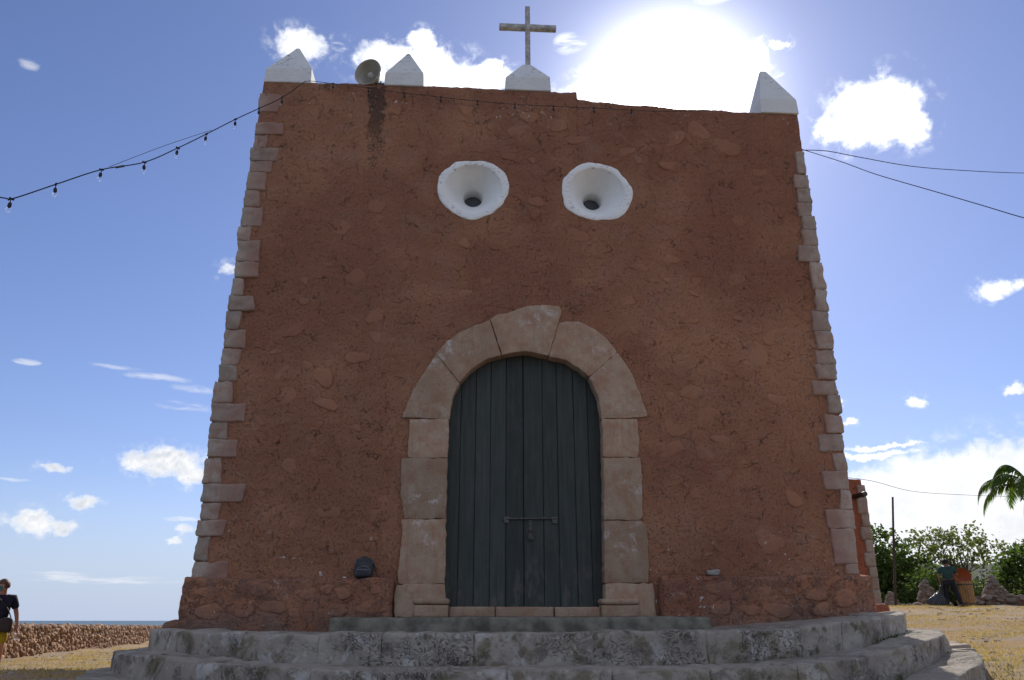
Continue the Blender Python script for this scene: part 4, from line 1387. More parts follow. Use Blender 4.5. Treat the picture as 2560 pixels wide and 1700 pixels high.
# ------------------------------------------------------------------ things left on the plinth
bp = thing('backpack', 'small black backpack leaning on the red plinth left of the door', 'backpack', (-2.27, -0.06, 1.515))
P1, Fb = rough_block((0.118, 0.062, 0.128), 0.045, (10, 6, 10), 0.006, 9.0, 810)
P1[:, 1] += P1[:, 2] * 0.12
P1[:, 0] *= 1 - (P1[:, 2] > 0.05) * 0.10
pack_m = plain('black_nylon', (0.046, 0.048, 0.052), 0.75, 0.3, 20.0, 0.5)
trim_m = plain('grey_piping', (0.15, 0.15, 0.17), 0.7, 0.2, 20.0)
link('bag_body', mesh('bag_body', P1 + np.array([-2.268, -0.06, 1.645]), Fb), pack_m, bp)
P1, Fb = rough_block((0.09, 0.03, 0.062), 0.028, (8, 4, 8), 0.005, 9.0, 811)
link('front_pocket', mesh('front_pocket', P1 + np.array([-2.262, -0.132, 1.592]), Fb), pack_m, bp)
MB().tube(smooth_path([(-2.352, -0.15, 1.56), (-2.345, -0.155, 1.62), (-2.30, -0.155, 1.655), (-2.23, -0.155, 1.655), (-2.18, -0.155, 1.62), (-2.175, -0.15, 1.57)]), 0.006, 5).tube([(-2.335, -0.162, 1.615), (-2.185, -0.162, 1.612)], 0.008, 5).build('piping', trim_m, bp, True)
MB().tube(smooth_path([(-2.375, -0.09, 1.60), (-2.372, -0.085, 1.72), (-2.34, -0.075, 1.765), (-2.28, -0.07, 1.752), (-2.20, -0.07, 1.745), (-2.16, -0.08, 1.745), (-2.162, -0.09, 1.69)]), 0.006, 5).build('zip', trim_m, bp, True)
MB().tube(smooth_path([(-2.16, -0.04, 1.72), (-2.12, -0.07, 1.64), (-2.09, -0.10, 1.55), (-2.05, -0.13, 1.523)]), 0.010, 5).tube(smooth_path([(-2.31, -0.06, 1.76), (-2.27, -0.05, 1.79), (-2.22, -0.05, 1.765)]), 0.008, 5).build('strap', pack_m, bp, True)
P1, Fb = rough_block((0.022, 0.012, 0.006), 0.004, (3, 3, 2), 0.002, 20.0, 812)
tag(link('paper_scrap', mesh('paper_scrap', P1 + np.array([-2.50, -0.12, 1.522]), Fb), M['white_oculus']), 'tiny white scrap of paper lying left of the backpack on the plinth', 'litter')
P1, Fb = rough_block((0.085, 0.045, 0.04), 0.03, (6, 5, 5), 0.014, 9.0, 813)
tag(link('loose_stone', mesh('loose_stone', P1 + np.array([2.36, -0.05, 1.60]), Fb), plain('grey_loose_stone', (0.28, 0.27, 0.24), 0.9, 0.3, 12.0, 0.6)), 'grey broken stone lying on the red plinth right of the door', 'stone')

# ------------------------------------------------------------------ rubble wall by the sea
ico = bmesh.new()
bmesh.ops.create_icosphere(ico, subdivisions=1, radius=1.0)
ICO_V = np.array([v.co[:] for v in ico.verts])
ICO_F = np.array([[v.index for v in f.verts] for f in ico.faces])
ico.free()


def stone_shapes(n, seed):
    out = []
    for i in range(n):
        q = np.random.default_rng(seed + i)
        V = ICO_V * (1 + fbm(ICO_V + i * 5.0, 1.3, 2, 0.5, seed + i)[:, None] * 0.35)
        V = np.sign(V) * np.abs(V) ** 0.62
        out.append(V * q.uniform(0.8, 1.15, 3))
    return out


SHAPES = stone_shapes(9, 900)


def shape_meshes(name, mat):
    L = []
    for V in SHAPES:
        me = mesh(name, V, ICO_F, False)
        me.materials.append(mat)
        L.append(me)
    return L


def wall_x(y):
    return -12.5 - 0.16 * (y - 11.2)


sw = thing('stone_wall', 'low dry rubble wall along the sea edge on the left', 'wall', (-13.0, 14.0, 0.07))
ys = np.linspace(-6, 62, 70)
tp = 0.85 - 0.0068 * (ys - 11)
V, F = [], []
for y, t in zip(ys, tp):
    x = wall_x(y)
    zb = 0.0
    V += [(x + 0.03, y, zb - 0.4), (x + 0.0, y, t - 0.04), (x - 0.45, y, t - 0.05), (x - 0.5, y, zb - 1.2)]
for i in range(len(ys) - 1):
    for k in range(3):
        a = i * 4 + k
        F.append((a, a + 1, a + 5, a + 4))
F += [(0, 3, 2, 1), tuple((len(ys) - 1) * 4 + k for k in range(4))]
link('core', mesh('core', V, F, False), M['rubble_mortar'], sw)
SM = shape_meshes('stone', M['rubble'])
cand = []
rw = np.random.default_rng(31)
for i in range(9000):
    y = 64 * rw.random() ** 1.15 - 6.0 if i % 3 else rw.uniform(8, 34)
    t = 0.85 - 0.0068 * (y - 11)
    top_ = rw.random() < 0.16
    x = wall_x(y)
    if top_:
        p = (x - rw.uniform(0, 0.4), y, t - 0.02 + rw.normal(0, 0.015))
    else:
        p = (x + -0.005 + rw.normal(0, 0.018), y, rw.uniform(0.0, t))
    s_ = 0.026 + 0.055 * rw.random() ** 1.8
    dcam = math.hypot(p[0] + 0.95, p[1] + 11)
    vis = (10.6 < y < 36) and p[2] > 0.1
    cand.append((s_ / dcam if vis else 0, p, s_, rw.uniform(0, 6.3, 3)))
cand.sort(key=lambda q: -q[0])
for i, (_, p, s_, rt) in enumerate(cand[:295]):
    link('stone', SM[i % len(SM)], None, sw, loc=Vector(p) - Vector((-13.0, 14.0, 0.07)), rot=(rt[0] * .2, rt[1] * .2, rt[2]), scale=(s_ * 1.25, s_ * 1.5, s_))
BV, BF = [], []
for i, (_, p, s_, rt) in enumerate(cand[295:]):
    V = SHAPES[i % len(SHAPES)] * s_
    ca, sa = math.cos(rt[2]), math.sin(rt[2])
    V = np.c_[V[:, 0] * ca - V[:, 1] * sa, V[:, 0] * sa + V[:, 1] * ca, V[:, 2]] * np.array([1.2, 1.4, 1.0]) + np.array(p)
    BF.append(ICO_F + i * len(ICO_V))
    BV.append(V)
tag(link('small_stones', mesh('small_stones', np.vstack(BV), np.vstack(BF), False), M['rubble'], sw), kind='stuff')

# ------------------------------------------------------------------ rubble heaps and wall on the right
DM = shape_meshes('stone', M['dark_rubble'])


def rubble_pile(name, label, cat, c, rx, ry, h, n, group, shoulder=0.35):
    t = thing(name, label, cat, c, 0.0, group)
    m = 14
    V, F = [], []
    for (s, z) in ((1.0, -0.35), (0.98, 0.0), (0.93, h * shoulder), (0.5, h * 0.72), (0.10, h * 0.97)):
        for k in range(m):
            a = 2 * math.pi * k / m
            sq = (abs(math.cos(a)) ** 3 + abs(math.sin(a)) ** 3) ** (-1 / 3)
            V.append((rx * s * sq * math.cos(a) * random.uniform(.93, 1.05), ry * s * sq * math.sin(a) * random.uniform(.93, 1.05), z))
    V.append((0, 0, h))
    for j in range(4):
        F += [(j * m + k, j * m + (k + 1) % m, j * m + m + (k + 1) % m, j * m + m + k) for k in range(m)]
    F += [(4 * m + k, 4 * m + (k + 1) % m, 5 * m) for k in range(m)]
    link('core', mesh('core', V, F, False), M['rubble_mortar'], t, loc=(0, 0, 0))
    for i in range(n):
        a = random.uniform(math.pi * 0.95, 2.15 * math.pi)
        q = random.random()
        z = h * q
        s = 0.93 if q < shoulder else max(0.05, (1 - q) / (1 - shoulder) * 0.88)
        sq = (abs(math.cos(a)) ** 3 + abs(math.sin(a)) ** 3) ** (-1 / 3)
        sz = random.uniform(0.04, 0.09)
        link('stone', random.choice(DM), None, t, loc=(rx * s * sq * math.cos(a), ry * s * sq * math.sin(a), z), rot=(random.uniform(-.4, .4), random.uniform(-.4, .4), random.uniform(0, 6)), scale=(sz * 1.3, sz * 1.2, sz * 0.85))
    return t


G_ = 'rubble merlons on the edge of the terrace'
rubble_pile('rubble_merlon', 'pointed rubble merlon half hidden behind the black refuse bag', 'merlon', (17.75, 22.0, 1.45), 0.36, 0.34, 1.10, 55, G_, 0.5)
rubble_pile('rubble_merlon', 'small pyramid rubble merlon at the foot of the leaning pole', 'merlon', (15.66, 20.9, 1.42), 0.34, 0.34, 0.62, 40, G_, 0.05)
rubble_pile('rubble_merlon', 'largest rubble merlon right of the slatted bin', 'merlon', (19.28, 20.0, 1.42), 0.48, 0.42, 1.20, 75, G_, 0.42)


def low_wall(label, a, bpt, h, wdt, n):
    t = thing('low_wall', label, 'wall', (a[0], a[1], a[2]), 0.0, 'low walls on the edge of the terrace')
    A, B = Vector(a), Vector(bpt)
    L = (B - A).length
    d = (B - A).normalized()
    P1, Fb = rough_block((L / 2, wdt / 2, h / 2 + 0.15), 0.05, (20, 4, 6), 0.03, 4.0, 931)
    ang = math.atan2(d.y, d.x)
    ca, sa = math.cos(ang), math.sin(ang)
    P2 = np.c_[P1[:, 0] * ca - P1[:, 1] * sa, P1[:, 0] * sa + P1[:, 1] * ca, P1[:, 2]] + np.array((A + B) / 2) + np.array([0, 0, h / 2 - 0.15])
    link('core', mesh('core', P2, Fb), M['rubble_mortar'], t)
    nrm = Vector((d.y, -d.x, 0))
    for i in range(n):
        s = random.uniform(0, L)
        topq = random.random() < 0.3
        p = d * s + (nrm * random.uniform(-wdt / 2, wdt / 2) + Vector((0, 0, h)) if topq else nrm * (wdt / 2) + Vector((0, 0, random.uniform(0.05, h))))
        p.z += (B.z - A.z) * s / L
        sz = random.uniform(0.05, 0.11)
        link('stone', random.choice(DM), None, t, loc=p, rot=(random.uniform(-.3, .3), random.uniform(-.3, .3), random.uniform(0, 6)), scale=(sz * 1.4, sz * 1.3, sz * 0.85))
    return t


low_wall('low rubble wall running right from the largest rubble merlon', (18.3, 19.95, 1.40), (22.5, 17.6, 1.42), 0.45, 0.45, 90)
low_wall('very low rubble ledge between the leaning pole and the refuse bag', (15.3, 21.2, 1.40), (17.6, 20.0, 1.42), 0.14, 0.4, 40)
P1, Fb = rough_block((0.6, 0.28, 0.06), 0.03, (14, 6, 3), 0.03, 3.0, 941)
tag(link('flat_rock', mesh('flat_rock', P1 + np.array([18.0, 18.0, 1.43]), Fb), plain('pale_flat_rock', (0.42, 0.38, 0.33), 0.95, 0.25, 4.0, 0.6)), 'pale flat rock in the lawn edge below the slatted bin', 'rock')

# leaning pole
pole = MB().tube([(14.55, 18.55, 1.2), (14.62, 18.35, 2.6), (14.72, 18.15, 4.2), (14.80, 18.0, 5.30)], [0.052, 0.046, 0.040, 0.036], 8).build('pole', M['rust'], None, True)
tag(pole, 'thin dark rusty pole leaning slightly in front of the trees', 'pole')

# slatted bin with an orange lid
binw = plain('bin_slat_wood', (0.30, 0.17, 0.07), 0.7, 0.3, 9.0, 0.4, rand=True)
orange = plain('orange_lid_plastic', (0.33, 0.075, 0.024), 0.45, 0.12, 6.0)
bn = thing('litter_bin', 'round slatted wooden litter bin with its orange lid raised', 'bin', (17.62, 19.15, 1.43), R(-30))
for k in range(22):
    a = 2 * math.pi * k / 22
    mb = MB().box(-0.036, 0.036, -0.011, 0.011, 0.03, 0.93, 0.004)
    mb.build('slat', binw, bn, False, loc=(0.29 * math.cos(a), 0.29 * math.sin(a), 0), rot=(0, 0, a + math.pi / 2))
MB().lathe([(0.001, 0.02), (0.27, 0.02), (0.27, 0.90), (0.262, 0.90), (0.262, 0.05), (0.001, 0.05)], 24).build('liner', M['black'], bn, True, loc=(0, 0, 0))
MB().lathe([(0.307, 0.12), (0.309, 0.12), (0.309, 0.16), (0.307, 0.16)], 24).lathe([(0.307, 0.80), (0.309, 0.80), (0.309, 0.84), (0.307, 0.84)], 24).build('hoop', M['iron'], bn, True, loc=(0, 0, 0))
MB().lathe([(0.001, 0.045), (0.16, 0.04), (0.26, 0.02), (0.30, 0.0), (0.305, -0.03), (0.295, -0.03), (0.285, -0.01), (0.001, 0.02)], 28).build('lid', orange, bn, True, loc=(0.02, 0.26, 1.12), rot=(R(-82), 0, R(-10)))

# ------------------------------------------------------------------ people
def skin_mesh(name, chains, mat, parent, root=0, sub=2):
    """chains: list of lists of (key, xyz, radius); shared keys join"""
    keys, V, Rr, E = {}, [], [], []
    for ch in chains:
        prev = None
        for (kx, p, r_) in ch:
            if kx not in keys:
                keys[kx] = len(V)
                V.append(p)
                Rr.append(r_)
            if prev is not None:
                e = (prev, keys[kx])
                if e not in E:
                    E.append(e)
            prev = keys[kx]
    me = bpy.data.meshes.new(name)
    me.from_pydata(V, E, [])
    o = link(name, me, mat, parent, loc=(0, 0, 0))
    md = o.modifiers.new('Skin', 'SKIN')
    md.use_smooth_shade = True
    sl = me.skin_vertices[0].data
    for i, r_ in enumerate(Rr):
        rr = r_ if hasattr(r_, '__len__') else (r_, r_)
        sl[i].radius = rr
        sl[i].use_root = (i == root)
    s = o.modifiers.new('Subdivision', 'SUBSURF')
    s.levels = sub
    s.render_levels = sub
    return o


def hand(prefix, wrist, dirv, side, curl=0.5):
    """palm and five fingers as chains that start at the wrist"""
    d = Vector(dirv).normalized()
    s = Vector(side).normalized()
    nrm = d.cross(s).normalized()
    w_ = Vector(wrist)
    palm = w_ + d * 0.075
    ch = [[(prefix + 'w', tuple(w_), 0.024), (prefix + 'p', tuple(palm), (0.034, 0.018))]]
    for i, (o_, ln) in enumerate(((-0.028, 0.066), (-0.010, 0.076), (0.009, 0.071), (0.027, 0.055))):
        b0 = palm + s * o_ + d * 0.018
        m1 = b0 + d * ln * 0.5 + nrm * ln * 0.25 * curl
        t1 = m1 + d * ln * 0.35 * (1 - curl * 0.6) + nrm * ln * 0.5 * curl
        ch.append([(prefix + 'p', tuple(palm), 0.02), (prefix + 'f%d' % i, tuple(b0), 0.0095), (prefix + 'g%d' % i, tuple(m1), 0.0085), (prefix + 'h%d' % i, tuple(t1), 0.0075)])
    tb = w_ + d * 0.03 + s * -0.032
    ch.append([(prefix + 'w', tuple(w_), 0.024), (prefix + 'ta', tuple(tb), 0.013), (prefix + 'tb', tuple(tb + d * 0.035 - s * 0.018 + nrm * 0.01), 0.010), (prefix + 'tc', tuple(tb + d * 0.062 - s * 0.018 + nrm * 0.02), 0.009)])
    return ch


def body_chains(J):
    """J: joint positions; front of the body is -y"""
    c = [[('pel', J['pel'], (0.13, 0.10)), ('sp', J['sp'], (0.11, 0.08)), ('ch', J['ch'], (0.115, 0.085)), ('nk', J['nk'], 0.055), ('hb', J['hb'], 0.058), ('hd', J['hd'], (0.078, 0.092)), ('ht', J['ht'], (0.066, 0.080))]]
    hd, f = Vector(J['hd']), Vector(J['face'])
    sd = f.cross(Vector((0, 0, 1)))
    c.append([('hd', J['hd'], 0.08), ('nose', tuple(hd + f * 0.098 + Vector((0, 0, -0.012))), 0.014)])
    for q in (-1, 1):
        c.append([('hd', J['hd'], 0.08), ('ear%d' % q, tuple(hd + sd * 0.082 * q - f * 0.005 + Vector((0, 0, -0.01))), 0.017)])
    for s in ('l', 'r'):
        c.append([('ch', J['ch'], 0.14), ('sh' + s, J['sh' + s], 0.048), ('el' + s, J['el' + s], 0.040), (s + 'w', J['wr' + s], 0.026)])
        c += hand(s, J['wr' + s], Vector(J['wr' + s]) - Vector(J['el' + s]), J.get('hs' + s, (0, 1, 0)), J.get('cu' + s, 0.7))
        c.append([('pel', J['pel'], 0.12), ('hp' + s, J['hp' + s], 0.088), ('kn' + s, J['kn' + s], 0.055), ('an' + s, J['an' + s], 0.038), ('to' + s, J['to' + s], 0.032)])
    return c


def shirt_chains(J, k=1.0):
    c = [[('pel', tuple(Vector(J['pel']) + Vector((0, 0, 0.02))), (0.158, 0.125)), ('sp', J['sp'], (0.155, 0.118)), ('ch', J['ch'], (0.185, 0.150)), ('nk', tuple(Vector(J['nk']) - Vector((0, 0, 0.03))), 0.088)]]
    for s in ('l', 'r'):
        a, b2 = Vector(J['sh' + s]), Vector(J['el' + s])
        c.append([('ch', J['ch'], 0.16), ('sh' + s, J['sh' + s], 0.088), ('sl' + s, tuple(a + (b2 - a) * 0.72), 0.064)])
    return c


def leg_chains(J, frac=1.0):
    c = []
    for s in ('l', 'r'):
        kn, an, hp = Vector(J['kn' + s]), Vector(J['an' + s]), Vector(J['hp' + s])
        ch = [('pel', J['pel'], (0.155, 0.125)), ('hp' + s, J['hp' + s], 0.108)]
        if frac >= 1:
            ch += [('kn' + s, J['kn' + s], 0.078), ('an' + s, tuple(an + Vector((0, 0, 0.02))), 0.064)]
        else:
            ch += [('kt' + s, tuple(hp + (kn - hp) * 0.8), 0.10)]
        c.append(ch)
    return c


def shoe(J, s, mat, parent):
    an, to = Vector(J['an' + s]), Vector(J['to' + s])
    d = (to - an)
    d.z = 0
    a = math.atan2(d.y, d.x)
    P1, Fb = rough_block((0.135, 0.05, 0.045), 0.04, (8, 6, 5), 0.0, 5, 1)
    P1[:, 2] -= np.where(P1[:, 0] > 0.02, (P1[:, 0]) * 0.12, 0)
    ca, sa = math.cos(a), math.sin(a)
    mid = an + d.normalized() * 0.075
    V = np.c_[P1[:, 0] * ca - P1[:, 1] * sa + mid.x, P1[:, 0] * sa + P1[:, 1] * ca + mid.y, P1[:, 2] + 0.045]
    link('shoe', mesh('shoe', V, Fb), mat, parent, loc=(0, 0, 0))


def hair_cap(J, mat, parent, name='hair', scale=1.0, low=-0.06, cutface=0.035, back=0.0):
    hd, f = Vector(J['hd']) + Vector((0, 0, 0.022)), Vector(J['face'])
    V, F = [], []
    n, m = 16, 9
    for i in range(m):
        ph = math.pi * 0.5 * (1 - i / (m - 1) * 1.55)
        for k in range(n):
            a = 2 * math.pi * k / n
            dr = Vector((math.cos(a) * math.cos(ph), math.sin(a) * math.cos(ph), math.sin(ph)))
            fr = dr.dot(f)
            p = Vector((dr.x * 0.092, dr.y * 0.092, dr.z * 0.108)) + f * fr * 0.012
            if fr > 0.25 and p.z < cutface:
                p = p * 0.72
                p.z = max(p.z, cutface * 0.6)
            p.z = max(p.z, low)
            p = p * scale * (1 + 0.03 * math.sin(7 * a + 3 * i))
            V.append(hd + p)
    for i in range(m - 1):
        for k in range(n):
            a, b2 = i * n + k, i * n + (k + 1) % n
            F.append((a, b2, b2 + n, a + n))
    return link(name, mesh(name, V, F), mat, parent, loc=(0, 0, 0))


def eyes(J, parent):
    hd, f = Vector(J['hd']), Vector(J['face'])
    sd = f.cross(Vector((0, 0, 1)))
    mb = MB()
    for q in (-1, 1):
        p = hd + f * 0.083 + sd * 0.031 * q + Vector((0, 0, 0.018))
        mb.lathe([(0.001, -0.010), (0.009, -0.004), (0.009, 0.004), (0.001, 0.010)], 8, Matrix.Translation(p))
    mb.build('eyes', M['black'], parent, True, loc=(0, 0, 0))


# worker seen from behind, right of the church; his front (+y local here is turned away)
man = thing('person', 'person in dark green shirt and dark trousers emptying the litter bin', 'person', (17.0, 19.05, 1.43), R(180 - 31))
man.scale = (1.2, 1.15, 1.0)
# in the local frame the front is -y; the rotation turns it away from the church front
JM = {'pel': (0, 0, 0.93), 'sp': (0, 0.01, 1.12), 'ch': (0, 0.01, 1.31), 'nk': (0, 0.0, 1.46), 'hb': (0, -0.01, 1.52), 'hd': (0, -0.025, 1.60), 'ht': (0, -0.02, 1.655), 'face': (-0.30, -0.95, 0.0),
      'shl': (0.185, 0.01, 1.38), 'ell': (0.245, 0.03, 1.12), 'wrl': (0.235, -0.03, 0.90), 'hsl': (0, 1, 0), 'cul': 0.9,
      'shr': (-0.185, 0.0, 1.38), 'elr': (-0.255, -0.10, 1.15), 'wrr': (-0.31, -0.30, 1.08), 'hsr': (1, 0, 0), 'cur': 0.8,
      'hpl': (0.09, 0, 0.90), 'knl': (0.115, -0.02, 0.49), 'anl': (0.13, 0.03, 0.08), 'tol': (0.15, -0.12, 0.035),
      'hpr': (-0.09, 0, 0.90), 'knr': (-0.165, -0.03, 0.49), 'anr': (-0.25, 0.02, 0.08), 'tor': (-0.29, -0.12, 0.035)}
green = plain('dark_green_cotton', (0.022, 0.060, 0.058), 0.85, 0.2, 9.0, 0.3)
trous = plain('dark_navy_trousers', (0.014, 0.016, 0.024), 0.85, 0.2, 9.0, 0.3)
skin_mesh('body', body_chains(JM), M['skin_dark'], man)
skin_mesh('shirt', shirt_chains(JM), green, man)
skin_mesh('trousers', leg_chains(JM), trous, man)
shoe(JM, 'l', M['black'], man)
shoe(JM, 'r', M['black'], man)
hair_cap(JM, plain('black_hair', (0.015, 0.013, 0.012), 0.7), man, 'hair', 1.0, -0.07)
cp = hair_cap(JM, plain('black_cap', (0.014, 0.014, 0.018), 0.8), man, 'cap', 1.08, 0.025, 0.02)
eyes(JM, man)

# refuse bag held by the worker
bagm = plain('black_refuse_bag', (0.012, 0.012, 0.014), 0.28, 0.3, 9.0, 1.0, dist=0.05, spec=0.6)
ru = Vector((math.cos(R(-31)), math.sin(R(-31)), 0))
n, prof = 20, [(0.02, 0.0), (0.26, 0.0), (0.33, 0.06), (0.31, 0.18), (0.25, 0.32), (0.16, 0.46), (0.075, 0.57), (0.035, 0.64), (0.055, 0.72), (0.07, 0.80), (0.02, 0.82)]
V, F = [], []
for j, (r_, z) in enumerate(prof):
    for k in range(n):
        a = 2 * math.pi * k / n
        q = r_ * (1 + 0.16 * math.sin(5 * a + j * 0.8) + 0.08 * math.sin(9 * a + 2 * j))
        lean = 0.34 * (z / 0.8) ** 1.1
        p = Vector((q * math.cos(a) * 1.15, q * math.sin(a) * 0.8, z)) + Vector((lean, 0, 0))
        V.append((p.x * ru.x - p.y * ru.y, p.x * ru.y + p.y * ru.x, p.z))
for j in range(len(prof) - 1):
    F += [(j * n + k, j * n + (k + 1) % n, (j + 1) * n + (k + 1) % n, (j + 1) * n + k) for k in range(n)]
bg_ = link('refuse_bag', mesh('refuse_bag', V, F), bagm, None, loc=(16.46, 19.28, 1.41))
tag(bg_, 'shiny black refuse bag slumped on the ground beside the worker in green', 'refuse bag')

# visitor at the left edge
wm = thing('person', 'person in dark t-shirt and yellow shorts with a face mask at the left edge', 'person', (-9.14, 4.42, 0.06), R(20))
JW = {'pel': (0, 0, 0.88), 'sp': (0, 0.01, 1.06), 'ch': (0, 0.01, 1.23), 'nk': (0, 0.0, 1.37), 'hb': (-0.005, -0.01, 1.43), 'hd': (-0.02, -0.02, 1.505), 'ht': (-0.015, -0.01, 1.555), 'face': (-0.92, -0.38, 0.0),
      'shl': (0.175, 0.01, 1.30), 'ell': (0.255, 0.06, 1.05), 'wrl': (0.31, 0.02, 0.82), 'hsl': (0, 1, 0), 'cul': 0.9,
      'shr': (-0.175, 0.01, 1.30), 'elr': (-0.25, 0.0, 1.05), 'wrr': (-0.22, -0.16, 0.90), 'hsr': (0, 1, 0), 'cur': 0.6,
      'hpl': (0.09, 0, 0.85), 'knl': (0.10, 0.10, 0.46), 'anl': (0.10, 0.22, 0.09), 'tol': (0.10, 0.10, 0.035),
      'hpr': (-0.09, 0, 0.85), 'knr': (-0.10, -0.10, 0.46), 'anr': (-0.10, -0.12, 0.08), 'tor': (-0.11, -0.27, 0.035)}
navy = plain('dark_navy_cotton', (0.016, 0.015, 0.028), 0.85, 0.2, 9.0, 0.3)
skin_mesh('body', body_chains(JW), M['skin'], wm)
skin_mesh('shirt', shirt_chains(JW), navy, wm)
skin_mesh('shorts', leg_chains(JW, 0.8), plain('yellow_shorts', (0.33, 0.24, 0.015), 0.85, 0.15, 9.0, 0.3), wm)
shoe(JW, 'l', M['white_oculus'], wm)
shoe(JW, 'r', M['white_oculus'], wm)
hair_cap(JW, plain('brown_hair', (0.115, 0.065, 0.035), 0.6, 0.3, 40.0), wm, 'hair', 1.05, -0.045)
eyes(JW, wm)
hd, f = Vector(JW['hd']), Vector(JW['face']).normalized()
sd = f.cross(Vector((0, 0, 1)))
mv, mf = [], []
for i in range(5):
    for k in range(7):
        a = (k / 6 - 0.5) * 2.3
        zz = -0.075 + i * 0.021
        rr_ = 0.096 - 0.012 * abs(i - 2) / 2
        mv.append(hd + f * (rr_ * math.cos(a)) + sd * (rr_ * 0.92 * math.sin(a)) + Vector((0, 0, zz)))
for i in range(4):
    mf += [(i * 7 + k, i * 7 + k + 1, i * 7 + k + 8, i * 7 + k + 7) for k in range(6)]
link('face_mask', mesh('face_mask', mv, mf), plain('teal_mask', (0.03, 0.16, 0.18), 0.8), wm, loc=(0, 0, 0))
MB().tube([(0.305, 0.03, 0.845), (0.311, 0.022, 0.828)], 0.030, 10).build('watch', M['black'], wm, True, loc=(0, 0, 0))


def at_person(p, root):
    return wmat(root) @ Vector(p)


hb_ = thing('shoulder_bag', 'dark brown shoulder bag hanging at the hip of the masked visitor', 'bag', at_person((0.12, -0.15, 0.86), wm), R(20))
P1, Fb = rough_block((0.105, 0.06, 0.125), 0.055, (8, 6, 8), 0.006, 8.0, 950)
bgm = plain('dark_brown_leather', (0.035, 0.022, 0.02), 0.6, 0.2, 9.0, 0.3)
link('bag_body', mesh('bag_body', P1, Fb), bgm, hb_, loc=(0.03, -0.03, 0))
MB().tube(smooth_path([(0.10, -0.02, 0.10), (0.02, -0.03, 0.26), (-0.12, -0.02, 0.42), (-0.24, 0.06, 0.53), (-0.28, 0.16, 0.55)]), 0.010, 5).build('strap', bgm, hb_, True, loc=(0, 0, 0))
wb = thing('water_bottle', 'clear plastic water bottle held low by the masked visitor', 'bottle', at_person((0.325, 0.0, 0.62), wm))
MB().lathe([(0.001, 0.0), (0.030, 0.0), (0.032, 0.01), (0.032, 0.075), (0.029, 0.082), (0.032, 0.09), (0.032, 0.13), (0.013, 0.165), (0.013, 0.18)], 12).build('bottle_body', glass, wb, True, loc=(0, 0, 0))
MB().lathe([(0.001, 0.195), (0.015, 0.195), (0.015, 0.175), (0.001, 0.175)], 10).build('cap', M['white_oculus'], wb, True, loc=(0, 0, 0))

# ------------------------------------------------------------------ trees
def branches(mb, base, tips, r0, trunk_h, seed, wob=0.12):
    rs_ = random.Random(seed)
    base = Vector(base)
    fork = base + Vector((rs_.uniform(-.1, .1), rs_.uniform(-.1, .1), trunk_h))
    mb.tube(smooth_path([base, base + (fork - base) * 0.5 + Vector((rs_.uniform(-.08, .08), rs_.uniform(-.08, .08), 0)), fork], 4), [r0 * (1.15 - 0.35 * i / 8) for i in range(9)], 7)
    mains = []
    tips = [Vector(t) for t in tips]
    k = max(2, min(5, len(tips) // 6))
    for i in range(k):
        grp = tips[i::k]
        c = sum(grp, Vector()) / len(grp)
        mid = fork + (c - fork) * 0.55 + Vector((rs_.uniform(-wob, wob), rs_.uniform(-wob, wob), rs_.uniform(-wob, wob)))
        mb.tube(smooth_path([fork, fork + (mid - fork) * 0.5 + Vector((rs_.uniform(-wob, wob), rs_.uniform(-wob, wob), 0.0)), mid], 4), [r0 * (0.62 - 0.27 * j / 8) for j in range(9)], 6)
        for t in grp:
            q = mid + (t - mid) * 0.5 + Vector((rs_.uniform(-wob, wob), rs_.uniform(-wob, wob), rs_.uniform(-wob, wob) * 0.7))
            mb.tube(smooth_path([mid, q, t], 3), [r0 * (0.30 - 0.24 * j / 6) for j in range(7)], 5)
    return mb


def tree(name, label, base, blobs, n_clump, per, leaf, mat, r0=0.09, trunk_h=1.0, seed=0, group='trees and shrubs behind the terrace', spread=0.30, shell=0.4, part='crown', elong=1.6):
    rs_ = np.random.default_rng(seed)
    t = thing(name, label, 'tree' if 'tree' in name else 'shrub', base, 0.0, group)
    C = []
    wts = np.array([b_[3] * b_[4] * b_[5] for b_ in blobs])
    wts = wts ** 0.7
    wts /= wts.sum()
    for i in range(n_clump):
        b_ = blobs[rs_.choice(len(blobs), p=wts)]
        d = rs_.normal(0, 1, 3)
        d /= np.linalg.norm(d)
        r_ = shell + (1 - shell) * rs_.random() ** 0.5
        C.append(np.array(b_[:3]) + d * r_ * np.array(b_[3:6]))
    C = np.array(C)
    sz = spread * rs_.uniform(0.55, 1.25, n_clump)
    L = np.repeat(C, per, axis=0) + rs_.normal(0, 1, (n_clump * per, 3)) * np.repeat(sz, per)[:, None] * np.array([1, 1, 0.75])
    V, F = leaf_quads(L, leaf, seed + 1, 0.0, elong)
    link('crown', mesh('crown', V, F, False), mat, t)
    tips = C[rs_.choice(n_clump, min(n_clump, 34), replace=False)]
    mb = branches(MB(), base, [tuple(q) for q in tips], r0, trunk_h, seed)
    mb.build('trunk', M['bark'], t, True)
    return t


